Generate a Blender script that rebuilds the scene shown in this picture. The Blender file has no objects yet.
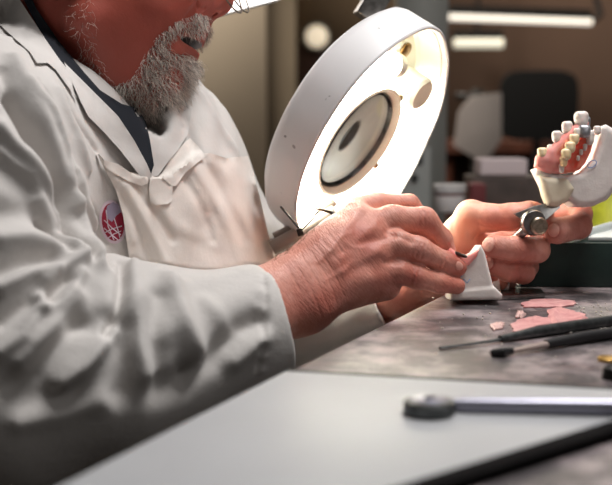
import bpy, bmesh, math, random
import numpy as np
import openvdb
from mathutils import Vector, Matrix
from mathutils.bvhtree import BVHTree
from mathutils.geometry import delaunay_2d_cdt

C = bpy.context.scene.collection
rng = np.random.default_rng(7)
random.seed(7)

# ------------------------------------------------------------------ camera
F = 1100.0
PITCH = math.radians(6.3)
CAM = np.array([0.0, 0.0, 0.914])
FWD = np.array([0, math.cos(PITCH), -math.sin(PITCH)])
UP = np.array([0, math.sin(PITCH), math.cos(PITCH)])
RT = np.array([1.0, 0, 0])
TABLE = 0.75

def P(px, py, d):
    """a point of the place, read off the photograph at distance d"""
    return CAM + d * (FWD + (px - 306) / F * RT - (py - 242.5) / F * UP)

def ray(px, py):
    v = FWD + (px - 306) / F * RT - (py - 242.5) / F * UP
    return v / np.linalg.norm(v)

def T(px, py, z=TABLE):
    """point of the horizontal plane at height z"""
    v = ray(px, py)
    return CAM + v * ((z - CAM[2]) / v[2])

def uv(v):
    q = np.asarray(v) - CAM
    d = q @ FWD
    return 306 + F * (q @ RT) / d, 242.5 - F * (q @ UP) / d, d

cam = bpy.data.cameras.new('camera')
cam.sensor_width = 36
cam.lens = F / 612 * 36
cam.dof.use_dof = True
cam.dof.focus_distance = 0.985
cam.dof.aperture_fstop = 6.0
cam.clip_start = 0.05
co = bpy.data.objects.new('camera', cam)
co.location = CAM
co.rotation_euler = (math.pi / 2 - PITCH, 0, 0)
C.objects.link(co)
bpy.context.scene.camera = co

# ------------------------------------------------------------------ materials
def lin(c):
    return tuple((x / 255 / 12.92) if x / 255 < .04045 else ((x / 255 + .055) / 1.055) ** 2.4 for x in c)

class NT:
    def __init__(s, name):
        s.m = bpy.data.materials.new(name); s.m.use_nodes = True
        s.t = s.m.node_tree; s.b = s.t.nodes['Principled BSDF']
    def n(s, kind, **kw):
        nd = s.t.nodes.new(kind)
        for k, v in kw.items():
            if k.startswith('i_'): nd.inputs[k[2:].replace('_', ' ')].default_value = v
            else: setattr(nd, k, v)
        return nd
    def l(s, a, b): s.t.links.new(a, b)
    def coords(s, scale=(1, 1, 1), rot=(0, 0, 0)):
        tc = s.n('ShaderNodeTexCoord'); mp = s.n('ShaderNodeMapping')
        mp.inputs['Scale'].default_value = scale; mp.inputs['Rotation'].default_value = rot
        s.l(tc.outputs['Object'], mp.inputs['Vector'])
        return mp.outputs['Vector']
    def noise(s, scale, vec=None, detail=3, rough=.55):
        nz = s.n('ShaderNodeTexNoise'); nz.inputs['Scale'].default_value = scale
        nz.inputs['Detail'].default_value = detail; nz.inputs['Roughness'].default_value = rough
        s.l(vec if vec is not None else s.coords(), nz.inputs['Vector'])
        return nz.outputs['Fac']
    def ramp(s, fac, stops):
        r = s.n('ShaderNodeValToRGB'); e = r.color_ramp.elements
        while len(e) < len(stops): e.new(.5)
        for i, (p, c) in enumerate(stops):
            e[i].position = p; e[i].color = (*lin(c), 1) if len(c) == 3 else c
        s.l(fac, r.inputs['Fac']); return r.outputs['Color']
    def mix(s, fac, a, b, mode='MIX'):
        m = s.n('ShaderNodeMix', data_type='RGBA', blend_type=mode)
        for sock, v in ((m.inputs[0], fac), (m.inputs[6], a), (m.inputs[7], b)):
            if hasattr(v, 'is_output'): s.l(v, sock)
            else: sock.default_value = v if not isinstance(v, tuple) else (*lin(v), 1)
        return m.outputs[2]
    def bump(s, h, strength=.3, dist=.001, prev=None):
        b = s.n('ShaderNodeBump'); b.inputs['Strength'].default_value = strength
        b.inputs['Distance'].default_value = dist
        s.l(h, b.inputs['Height'])
        if prev is not None: s.l(prev, b.inputs['Normal'])
        return b.outputs['Normal']

def mat(name, col, rough=.5, metal=0, var=0, vscale=40, bump=0, bscale=300, bdist=.0005, emit=None, estr=0, sub=0, spec=.5, col2=None, coat=0):
    k = NT(name)
    k.b.inputs['Roughness'].default_value = rough
    k.b.inputs['Metallic'].default_value = metal
    k.b.inputs['Specular IOR Level'].default_value = spec
    k.b.inputs['Coat Weight'].default_value = coat
    if col2 is None: col2 = tuple(max(0, c * (1 - var)) for c in col)
    if var or col2 != col:
        k.l(k.ramp(k.noise(vscale), [(.35, col), (.7, col2)]), k.b.inputs['Base Color'])
    else:
        k.b.inputs['Base Color'].default_value = (*lin(col), 1)
    if bump:
        k.l(k.bump(k.noise(bscale), bump, bdist), k.b.inputs['Normal'])
    if emit:
        k.b.inputs['Emission Color'].default_value = (*lin(emit), 1)
        k.b.inputs['Emission Strength'].default_value = estr
    if sub:
        k.b.inputs['Subsurface Weight'].default_value = sub
        k.b.inputs['Subsurface Scale'].default_value = .004
        k.b.inputs['Subsurface Radius'].default_value = (1, .4, .25)
    return k.m

def skin_mat():
    k = NT('skin')
    at = k.n('ShaderNodeAttribute', attribute_name='tint')
    sp = k.n('ShaderNodeSeparateColor'); k.l(at.outputs['Color'], sp.inputs[0])
    n1 = k.noise(38, detail=6, rough=.65)
    n2 = k.noise(160, detail=4)
    c = k.ramp(n1, [(.3, (196, 124, 106)), (.5, (212, 146, 128)), (.72, (224, 168, 152))])
    c = k.mix(sp.outputs[0], c, (172, 80, 66))
    c = k.mix(k.ramp(n2, [(.48, (0, 0, 0)), (.72, (120, 120, 120))]), c, (160, 78, 60))
    c = k.mix(sp.outputs[2], c, (228, 178, 152))
    c = k.mix(sp.outputs[1], c, (232, 176, 160))
    dk = k.n('ShaderNodeAttribute', attribute_name='mouth'); c = k.mix(dk.outputs['Fac'], c, (58, 20, 18))
    k.l(c, k.b.inputs['Base Color'])
    k.b.inputs['Roughness'].default_value = .46
    k.b.inputs['Subsurface Weight'].default_value = .12
    k.b.inputs['Subsurface Scale'].default_value = .005
    k.b.inputs['Subsurface Radius'].default_value = (1, .35, .2)
    # fine creases across the forearm direction, pores
    v1 = k.coords((1, 1, 1), (0, math.radians(38), 0))
    mp = k.n('ShaderNodeMapping'); mp.inputs['Scale'].default_value = (4.2, 1.0, .8); k.l(v1, mp.inputs['Vector'])
    w = k.noise(190, mp.outputs['Vector'], 3, .6)
    ca = k.n('ShaderNodeAttribute', attribute_name='crease')
    mw = k.n('ShaderNodeMath', operation='MULTIPLY'); k.l(w, mw.inputs[0]); k.l(ca.outputs['Fac'], mw.inputs[1])
    b = k.bump(mw.outputs[0], .75, .0012)
    b = k.bump(k.noise(260, detail=5, rough=.7), .35, .0008, b)
    vor = k.n('ShaderNodeTexVoronoi'); vor.inputs['Scale'].default_value = 750; k.l(k.coords(), vor.inputs['Vector'])
    b = k.bump(vor.outputs['Distance'], .12, .0004, b)
    k.l(b, k.b.inputs['Normal'])
    return k.m

def cloth_mat(name, c1, c2, stain=None):
    k = NT(name)
    c = k.ramp(k.noise(9, detail=5), [(.3, c1), (.75, c2)])
    if stain:
        c = k.mix(k.ramp(k.noise(26, detail=6, rough=.7), [(.52, (0, 0, 0)), (.75, (110, 110, 110))]), c, stain)
    c = k.mix(k.ramp(k.noise(420, detail=2), [(.42, (0, 0, 0)), (.75, (60, 60, 60))]), c, (160, 152, 145))
    k.l(c, k.b.inputs['Base Color'])
    k.b.inputs['Roughness'].default_value = .85
    k.b.inputs['Specular IOR Level'].default_value = .2
    k.b.inputs['Sheen Weight'].default_value = .15
    b = k.bump(k.noise(22, detail=4), .5, .004)
    b = k.bump(k.noise(900, detail=2), .25, .0006, b)
    k.l(b, k.b.inputs['Normal'])
    return k.m

M = {}
M['skin'] = skin_mat()
M['coat'] = cloth_mat('coat_cotton', (210, 206, 202), (196, 191, 187))
M['apron'] = cloth_mat('apron_cotton', (230, 224, 218), (219, 210, 202), stain=(198, 182, 170))
M['shirt'] = mat('navy_shirt', (13, 19, 30), .9, bump=.3, bscale=900)
M['thread'] = mat('stitching', (196, 190, 184), .9)

# ------------------------------------------------------------------ mesh helpers
def link(name, me, m=None, parent=None, smooth=True, loc=None):
    o = bpy.data.objects.new(name, me); C.objects.link(o)
    if m is not None:
        for mm in (m if isinstance(m, (list, tuple)) else [m]): me.materials.append(mm)
    if smooth and len(me.polygons):
        me.polygons.foreach_set('use_smooth', np.ones(len(me.polygons), bool))
    if parent is not None: o.parent = parent
    return o

def from_np(name, v, quads):
    me = bpy.data.meshes.new(name)
    nq, k = quads.shape
    me.vertices.add(len(v)); me.vertices.foreach_set('co', v.astype(np.float32).ravel())
    me.loops.add(nq * k); me.loops.foreach_set('vertex_index', quads.astype(np.int32).ravel())
    me.polygons.add(nq)
    me.polygons.foreach_set('loop_start', (np.arange(nq) * k).astype(np.int32))
    me.update(calc_edges=True)
    return me

def tag(o, label=None, cat=None, group=None, kind=None):
    if label: o['label'] = label
    if cat: o['category'] = cat
    if group: o['group'] = group
    if kind: o['kind'] = kind
    return o

def empty(name, loc, label, cat, group=None):
    o = bpy.data.objects.new(name, None); C.objects.link(o); o.location = tuple(float(x) for x in loc)
    o.empty_display_size = .02
    tag(o, label, cat, group)
    bpy.context.view_layer.update()
    return o

class MB:
    """mesh collector in world coordinates; build() shifts it to the parent's frame"""
    def __init__(s): s.bm = bmesh.new()
    def add(s, vs, fs):
        b = [s.bm.verts.new(tuple(float(c) for c in v)) for v in vs]
        for f in fs:
            try: s.bm.faces.new([b[i] for i in f])
            except ValueError: pass
        return s
    def tube(s, pts, r, n=16, cap=True, sy=1.0):
        pts = [Vector(tuple(float(c) for c in p)) for p in pts]
        rs = list(r) if hasattr(r, '__len__') else [r] * len(pts)
        rings, prev = [], None
        for i, p in enumerate(pts):
            d = (pts[min(i + 1, len(pts) - 1)] - pts[max(i - 1, 0)]).normalized()
            if prev is None:
                a = Vector((0, 0, 1)) if abs(d.z) < .9 else Vector((1, 0, 0))
                prev = d.cross(a).normalized()
            u = (prev - d * prev.dot(d)).normalized(); w = d.cross(u); prev = u
            rings.append([s.bm.verts.new(p + (u * math.cos(2 * math.pi * k / n) + w * sy * math.sin(2 * math.pi * k / n)) * max(rs[i], 1e-5)) for k in range(n)])
        for a, b in zip(rings, rings[1:]):
            for k in range(n): s.bm.faces.new([a[k], a[(k + 1) % n], b[(k + 1) % n], b[k]])
        if cap:
            s.bm.faces.new(rings[0][::-1]); s.bm.faces.new(rings[-1])
        return s
    def box(s, c, h, R=None, bevel=0):
        R = np.eye(3) if R is None else np.asarray(R)
        vs = [np.asarray(c) + R @ (np.array([x, y, z]) * h) for x in (-1, 1) for y in (-1, 1) for z in (-1, 1)]
        b = bmesh.new(); bv = [b.verts.new(tuple(v)) for v in vs]
        for f in ((0, 1, 3, 2), (4, 6, 7, 5), (0, 4, 5, 1), (2, 3, 7, 6), (0, 2, 6, 4), (1, 5, 7, 3)): b.faces.new([bv[i] for i in f])
        if bevel: bmesh.ops.bevel(b, geom=b.edges[:], offset=bevel, segments=3, profile=.7, affect='EDGES')
        b.verts.index_update()
        s.add([v.co[:] for v in b.verts], [[v.index for v in f.verts] for f in b.faces]); b.free()
        return s
    def prism(s, poly, off, bevel=0):
        poly = [np.asarray(p, float) for p in poly]; n = len(poly); off = np.asarray(off, float)
        b = bmesh.new()
        lo = [b.verts.new(tuple(p)) for p in poly]; hi = [b.verts.new(tuple(p + off)) for p in poly]
        b.faces.new(lo[::-1]); b.faces.new(hi)
        for i in range(n): b.faces.new([lo[i], lo[(i + 1) % n], hi[(i + 1) % n], hi[i]])
        bmesh.ops.recalc_face_normals(b, faces=b.faces[:])
        if bevel: bmesh.ops.bevel(b, geom=b.edges[:], offset=bevel, segments=2, profile=.7, affect='EDGES')
        b.verts.index_update()
        s.add([v.co[:] for v in b.verts], [[v.index for v in f.verts] for f in b.faces]); b.free()
        return s
    def ball(s, c, r, R=None, seg=20):
        r = np.array(r if hasattr(r, '__len__') else [r] * 3, float); R = np.eye(3) if R is None else np.asarray(R)
        b = bmesh.new(); bmesh.ops.create_uvsphere(b, u_segments=seg, v_segments=seg // 2, radius=1); b.verts.index_update()
        s.add([np.asarray(c) + R @ (np.array(v.co) * r) for v in b.verts], [[v.index for v in f.verts] for f in b.faces]); b.free()
        return s
    def lathe(s, base, axis, prof, n=40):
        """prof: (distance along axis, radius)"""
        ax = Vector(tuple(float(c) for c in axis)).normalized(); a = Vector((0, 0, 1)) if abs(ax.z) < .9 else Vector((1, 0, 0))
        u = ax.cross(a).normalized(); w = ax.cross(u); base = Vector(tuple(float(c) for c in base))
        rings = [[s.bm.verts.new(base + ax * t + (u * math.cos(2 * math.pi * k / n) + w * math.sin(2 * math.pi * k / n)) * max(r, 1e-5)) for k in range(n)] for t, r in prof]
        for p, q in zip(rings, rings[1:]):
            for k in range(n): s.bm.faces.new([p[k], p[(k + 1) % n], q[(k + 1) % n], q[k]])
        s.bm.faces.new(rings[0][::-1]); s.bm.faces.new(rings[-1])
        return s
    def build(s, name, m, parent=None, smooth=True, auto=35):
        bmesh.ops.recalc_face_normals(s.bm, faces=s.bm.faces[:])
        if smooth:
            for e in s.bm.edges:
                if len(e.link_faces) == 2 and e.calc_face_angle(0) > math.radians(auto): e.smooth = False
        if parent is None:
            c = sum((v.co for v in s.bm.verts), Vector()) / len(s.bm.verts)
            c.z = min(v.co.z for v in s.bm.verts)
        else: c = parent.matrix_world.translation
        bmesh.ops.translate(s.bm, verts=s.bm.verts[:], vec=-c)
        me = bpy.data.meshes.new(name); s.bm.to_mesh(me); s.bm.free()
        o = link(name, me, m, parent, smooth)
        if parent is None: o.location = c; bpy.context.view_layer.update()
        return o

def basis(z, x=None):
    z = np.asarray(z, float); z = z / np.linalg.norm(z)
    x = np.array([0, 0, 1.0]) if x is None else np.asarray(x, float)
    x = x - z * (x @ z)
    x /= np.linalg.norm(x)
    return np.stack([x, np.cross(z, x), z], 1)

# ------------------------------------------------------------------ distance-field modelling
class Field:
    def __init__(s, vox): s.v = vox; s.pr = []
    def cone(s, a, b, ra, rb, k=.006, op='u'):
        a, b = np.asarray(a, float), np.asarray(b, float)
        s.pr.append(('c', (a, b, ra, rb), k, op, (a + b) / 2, np.linalg.norm(b - a) / 2 + max(ra, rb))); return s
    def chain(s, pts, k=.006, op='u'):
        for (a, ra), (b, rb) in zip(pts, pts[1:]): s.cone(a, b, ra, rb, k, op)
        return s
    def ell(s, c, r, R=None, k=.006, op='u'):
        s.pr.append(('e', (np.asarray(c, float), np.asarray(r, float), np.eye(3) if R is None else R), k, op, np.asarray(c, float), max(r))); return s
    def box(s, c, h, R=None, rd=.001, k=.002, op='u'):
        s.pr.append(('b', (np.asarray(c, float), np.asarray(h, float), np.eye(3) if R is None else R, rd), k, op, np.asarray(c, float), float(np.linalg.norm(h)))); return s
    def prism(s, poly, d, h, rd=.001, k=.003, op='u', tilt=None):
        """poly in photo points at distance d -> a solid with real thickness 2h along the view, rounded"""
        c0 = P(sum(p[0] for p in poly) / len(poly), sum(p[1] for p in poly) / len(poly), d)
        B = np.stack([RT, UP, FWD], 1)
        pl = np.array([[(P(x, y, d) - c0) @ RT, (P(x, y, d) - c0) @ UP] for x, y in poly])
        if tilt is not None: B = tilt @ B
        s.pr.append(('p', (c0, B, pl, h, rd), k, op, c0, float(np.hypot(np.abs(pl).max() * 1.42, h)))); return s
    def dist(s, q, X):
        t, a = q[0], q[1]
        if t == 'c':
            pa, ba = X - a[0], a[1] - a[0]
            h = np.clip(pa @ ba / max(ba @ ba, 1e-12), 0, 1)
            return np.sqrt(((pa - h[:, None] * ba) ** 2).sum(1)) - (a[2] + (a[3] - a[2]) * h)
        if t == 'e':
            p = (X - a[0]) @ a[2]; k0 = np.sqrt(((p / a[1]) ** 2).sum(1)); k1 = np.sqrt(((p / a[1] ** 2) ** 2).sum(1))
            return k0 * (k0 - 1) / np.maximum(k1, 1e-9)
        if t == 'b':
            p = np.abs((X - a[0]) @ a[2]) - (a[1] - a[3])
            return np.sqrt((np.maximum(p, 0) ** 2).sum(1)) + np.minimum(p.max(1), 0) - a[3]
        c0, B, pl, h, rd = a
        p = (X - c0) @ B; x, y = p[:, 0], p[:, 1]
        d = np.full(len(x), 1e9); sg = np.ones(len(x)); n = len(pl)
        for i in range(n):
            vi, vj = pl[i], pl[i - 1]; e = vj - vi
            wx, wy = x - vi[0], y - vi[1]; tt = np.clip((wx * e[0] + wy * e[1]) / (e @ e), 0, 1)
            bx, by = wx - e[0] * tt, wy - e[1] * tt; d = np.minimum(d, bx * bx + by * by)
            c1, c2, c3 = y >= vi[1], y < vj[1], e[0] * wy > e[1] * wx
            sg = np.where((c1 & c2 & c3) | (~c1 & ~c2 & ~c3), -sg, sg)
        d = sg * np.sqrt(d) + rd; w = np.abs(p[:, 2]) - h + rd
        return np.minimum(np.maximum(d, w), 0) + np.sqrt(np.maximum(d, 0) ** 2 + np.maximum(w, 0) ** 2) - rd
    def mesh(s):
        v = s.v; BIG = v * 6; n = 48
        g = openvdb.FloatGrid(BIG)
        g.transform = openvdb.createLinearTransform(voxelSize=v)
        lo = np.min([q[4] - q[5] for q in s.pr if q[3] == 'u'], 0) - 4 * v
        hi = np.max([q[4] + q[5] for q in s.pr if q[3] == 'u'], 0) + 4 * v
        b0 = np.floor(lo / v / n).astype(int); b1 = np.floor(hi / v / n).astype(int)
        ii = np.arange(n); G = np.stack(np.meshgrid(ii, ii, ii, indexing='ij'), -1).reshape(-1, 3)
        half = n * v / 2 * math.sqrt(3)
        for bi in range(b0[0], b1[0] + 1):
            for bj in range(b0[1], b1[1] + 1):
                for bk in range(b0[2], b1[2] + 1):
                    o = np.array([bi, bj, bk]) * n; cc = (o + n / 2) * v
                    near = [q for q in s.pr if np.linalg.norm(q[4] - cc) < q[5] + q[2] + BIG + half]
                    if not any(q[3] == 'u' for q in near): continue
                    X = (G + o) * v; D = np.full(len(X), .2)
                    # quick rejection: distance at the block centre
                    use = []
                    for q in near:
                        dc = s.dist(q, cc[None])[0]
                        if q[0] == 'e' or dc < half + q[2] + BIG: use.append(q)
                    if not any(q[3] == 'u' for q in use): continue
                    for q in use:
                        d = s.dist(q, X); k = max(q[2], 1e-6)
                        if q[3] == 'u':
                            h = np.maximum(k - np.abs(D - d), 0) / k; D = np.minimum(D, d) - h * h * k / 4
                        else:
                            d = -d; h = np.maximum(k - np.abs(D - d), 0) / k; D = np.maximum(D, d) + h * h * k / 4
                    D = np.clip(D, -BIG, BIG).astype(np.float32).reshape(n, n, n)
                    if D.min() >= BIG: continue
                    g.copyFromArray(D, ijk=tuple(int(t) for t in o))
        pts, quads = g.convertToQuads(0.0)
        return pts.astype(np.float64), quads[:, ::-1]

def vnormals(v, f):
    e1 = v[f[:, 2]] - v[f[:, 0]]; e2 = v[f[:, 3]] - v[f[:, 1]]
    fn = np.cross(e1, e2); N = np.zeros_like(v)
    for i in range(4): np.add.at(N, f[:, i], fn)
    N /= np.maximum(np.linalg.norm(N, axis=1, keepdims=True), 1e-12)
    # orientation test against the volume sign
    vol = (v[f[:, 0]] * fn).sum()
    return N if vol > 0 else -N

def smooth_v(v, f, it=1, lam=.5):
    for _ in range(it):
        A = np.zeros_like(v); c = np.zeros(len(v))
        for i in range(4):
            np.add.at(A, f[:, i], v[f[:, (i + 1) % 4]] + v[f[:, (i + 3) % 4]]); np.add.at(c, f[:, i], 2)
        v = v + lam * (A / np.maximum(c, 1)[:, None] - v)
    return v

def bvh_of(v, f): return BVHTree.FromPolygons([tuple(x) for x in v], [tuple(int(i) for i in q) for q in f])

def hit(bvh, px, py):
    r = bvh.ray_cast(Vector(CAM), Vector(ray(px, py)))
    return None if r[0] is None else (np.array(r[0]), np.array(r[1]), r[3])

def segdist(v, pl):
    """distance of every vertex to a polyline, and the running length"""
    best = np.full(len(v), 1e9)
    for a, b in zip(pl, pl[1:]):
        ba = b - a; pa = v - a
        h = np.clip(pa @ ba / max(ba @ ba, 1e-12), 0, 1)
        best = np.minimum(best, np.sqrt(((pa - h[:, None] * ba) ** 2).sum(1)))
    return best

def folds(v, N, bvh, items, facing=None):
    """items: (photo polyline, height mm, half width mm[, power]); the line is laid onto the surface first"""
    D = np.zeros(len(v))
    for it in items:
        pl, amp, w = it[:3]; pw = it[3] if len(it) > 3 else 2
        pts = []
        for (x0, y0), (x1, y1) in zip(pl, pl[1:]):
            n = max(2, int(math.hypot(x1 - x0, y1 - y0) / 8))
            for i in range(n): pts.append((x0 + (x1 - x0) * i / n, y0 + (y1 - y0) * i / n))
        pts.append(pl[-1])
        hp = [h[0] for h in (hit(bvh, *p) for p in pts) if h is not None]
        if len(hp) < 2: continue
        hp = np.array(hp); R = w * .001 * 3
        m = np.all((v > hp.min(0) - R) & (v < hp.max(0) + R), axis=1)
        idx = np.nonzero(m)[0]
        # taper towards the ends of the fold
        d = segdist(v[idx], list(hp))
        dd = np.exp(-np.abs(d / (w * .001)) ** pw)
        D[idx] += amp * .001 * dd
    return v + N * D[:, None], D

# ================================================================== THE PERSON
def X(px, py, d): return P(px, py, d)
DM = 1.02
body = Field(0.0011)
# --- head (seen in profile, bent forward)
body.ell(P(118, -78, DM), (.100, .076, .112), k=.01)
body.ell(P(150, -30, DM), (.072, .068, .075), k=.03)
for s in (-1, 1):
    body.cone(P(92, 22, DM + s * .056), P(150, 84, DM + s * .020), .024, .019, k=.03)     # jaw
    body.ell(P(150, -2, DM + s * .040), (.040, .030, .040), k=.03)                       # cheek
    body.cone(P(190, -42, DM + s * .040), P(195, -32, DM + s * .055), .016, .012, k=.012)  # brow and cheekbone
    body.cone(P(85, -75, DM + s * .078), P(84, -35, DM + s * .078), .014, .009, k=.006)  # ear
body.ell(P(140, 40, DM), (.046, .056, .052), k=.03)
body.ell(P(166, 36, DM), (.029, .036, .034), k=.02)                                       # muzzle
body.ell(P(155, 76, DM), (.018, .026, .021), k=.02)                                       # chin
body.ell(P(118, 78, DM), (.045, .050, .028), k=.03)                                       # under the chin
body.cone(P(196, -52, DM), P(216, -2, DM), .012, .013, k=.012)                            # nose bridge
body.ell(P(217, 0, DM), (.015, .016, .014), k=.006)                                       # nose tip
for s in (-1, 1):
    body.ell(P(205, 4, DM + s * .015), (.0125, .0085, .0105), k=.005)                     # wing
    body.ell(P(211, 12.5, DM + s * .009), (.0055, .0035, .004), k=.002, op='s')           # nostril
body.cone(P(187, 26, DM - .016), P(187, 26, DM + .016), .0125, .0125, k=.012)             # upper lip mound
body.cone(P(193, 37.5, DM - .012), P(193, 37.5, DM + .012), .0060, .0060, k=.006)
body.cone(P(186, 53.5, DM - .015), P(186, 53.5, DM + .015), .0056, .0056, k=.005)             # lower lip
for s in (-1, 1):
    body.cone(P(187, 53, DM + s * .014), P(171, 48, DM + s * .029), .0052, .003, k=.005)
body.ell(P(180, 45.5, DM), (.026, .046, .0052), basis(UP + .16 * RT, FWD)[:, [1, 0, 2]], k=.0025, op='s')                           # parted mouth
for s in (-1, 1):
    body.ell(P(200, -44, DM + s * .034), (.013, .015, .011), k=.008, op='s')              # eye socket
    body.ell(P(199, -43, DM + s * .034), (.0130, .0135, .0120), k=.004)                   # lowered lid
    body.cone(P(204, -62, DM + s * .012), P(196, -66, DM + s * .050), .007, .006, k=.010) # brow ridge
# --- neck and hidden trunk
body.cone(P(95, 5, DM + .01), P(40, 95, DM + .03), .060, .066, k=.03)
SHR, SHL = P(-48, 160, .86), P(186, 160, 1.185)
body.cone(P(35, 110, DM + .02), SHR, .055, .040, k=.03)
body.cone(P(60, 110, DM + .04), SHL, .055, .036, k=.03)
body.ell(P(85, 230, 1.09), (.10, .13, .15), k=.03)
ELR, ELL = P(0, 372, .80), P(284, 318, 1.25)
body.cone(SHR, ELR, .042, .036, k=.02)
body.cone(ELR, P(250, 318, .895), .036, .029, k=.015)
body.cone(SHL, ELL, .040, .036, k=.02)
WRL = P(404, 292, 1.115)
body.cone(ELL, WRL, .036, .027, k=.015)
# --- right hand (near)
body.chain([(P(250, 303, .895), .026), (P(300, 279, .925), .0235), (P(336, 248, .945), .021)], k=.012)
body.chain([(P(250, 325, .895), .026), (P(305, 303, .920), .0235), (P(345, 284, .938), .018)], k=.014)
body.cone(P(322, 262, .938), P(356, 217, .968), .021, .0145, k=.014)
body.cone(P(326, 258, .940), P(370, 234, .957), .021, .015, k=.014)
body.cone(P(330, 268, .938), P(376, 256, .950), .020, .0145, k=.014)
body.cone(P(330, 285, .935), P(373, 279, .948), .019, .0135, k=.014)
body.cone(P(325, 290, .945), P(385, 285, .960), .019, .014, k=.012)
body.ell(P(350, 255, .962), (.034, .018, .032), k=.014)
# index
body.chain([(P(356, 211, .978), .0130), (P(378, 205, .992), .0110), (P(409, 204.5, 1.004), .0092), (P(430, 228, 1.016), .0085), (P(448, 254, 1.018), .0074)], k=.004)
# middle
body.chain([(P(366, 226, .962), .0135), (P(392, 220, .968), .0125), (P(424, 221, .976), .0122)], k=.006)
body.chain([(P(424, 221, .976), .0120), (P(441, 239, .988), .0098), (P(448, 252, .996), .0078)], k=.004)
# ring
body.chain([(P(376, 250, .952), .0130), (P(398, 244, .954), .0118), (P(419, 250, .958), .0112), (P(444, 262, .973), .0094), (P(458, 267.5, .981), .0080)], k=.004)
# little
body.chain([(P(372, 275, .948), .0125), (P(397, 271, .951), .0108), (P(416, 277, .955), .0098), (P(440, 283, .968), .0086), (P(457, 286, .978), .0074)], k=.004)
# thumb, on the far side
body.chain([(P(345, 245, .985), .020), (P(385, 240, 1.02), .0135), (P(420, 250, 1.036), .0115), (P(450, 266, 1.034), .0090)], k=.006)
# --- left hand (far)
body.chain([(WRL, .026), (P(436, 272, 1.09), .026), (P(462, 250, 1.075), .024)], k=.012)
body.chain([(P(450, 262, 1.085), .024), (P(505, 238, 1.085), .017)], k=.012)
body.chain([(P(452, 285, 1.085), .020), (P(500, 264, 1.085), .017)], k=.012)
body.ell(P(462, 240, 1.062), (.022, .014, .024), k=.012)                                  # ball of the thumb
body.chain([(P(458, 240, 1.062), .018), (P(471, 216, 1.048), .0145), (P(490, 218, 1.040), .0125), (P(512, 217, 1.034), .0122), (P(530, 214, 1.032), .0112), (P(545, 214, 1.034), .0085)], k=.006)
# middle finger curled back
body.chain([(P(500, 236, 1.085), .014), (P(536, 240, 1.064), .0125), (P(537, 250, 1.034), .0120), (P(514, 248.5, 1.010), .0113), (P(493, 246.5, 1.004), .0103)], k=.003)
# ring finger
body.chain([(P(500, 256, 1.085), .014), (P(526, 266, 1.066), .0118), (P(523, 272, 1.040), .0112), (P(508, 270, 1.022), .0108), (P(493, 264, 1.018), .0102)], k=.003)
# little finger
body.chain([(P(498, 270, 1.085), .012), (P(506, 282, 1.070), .0095), (P(499, 282, 1.05), .0085), (P(487, 273, 1.045), .0080)], k=.003)
# index finger from behind, tip against the hinge
body.chain([(P(505, 226, 1.085), .014), (P(560, 216, 1.092), .0115), (P(580, 212, 1.082), .0108)], k=.004)
body.chain([(P(582, 214, 1.078), .0105), (P(579, 226, 1.055), .0122), (P(557, 231, 1.030), .0124)], k=.003)
bv, bf = body.mesh()
bv = smooth_v(bv, bf, 2)
bN = vnormals(bv, bf)
bb = bvh_of(bv, bf)

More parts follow.
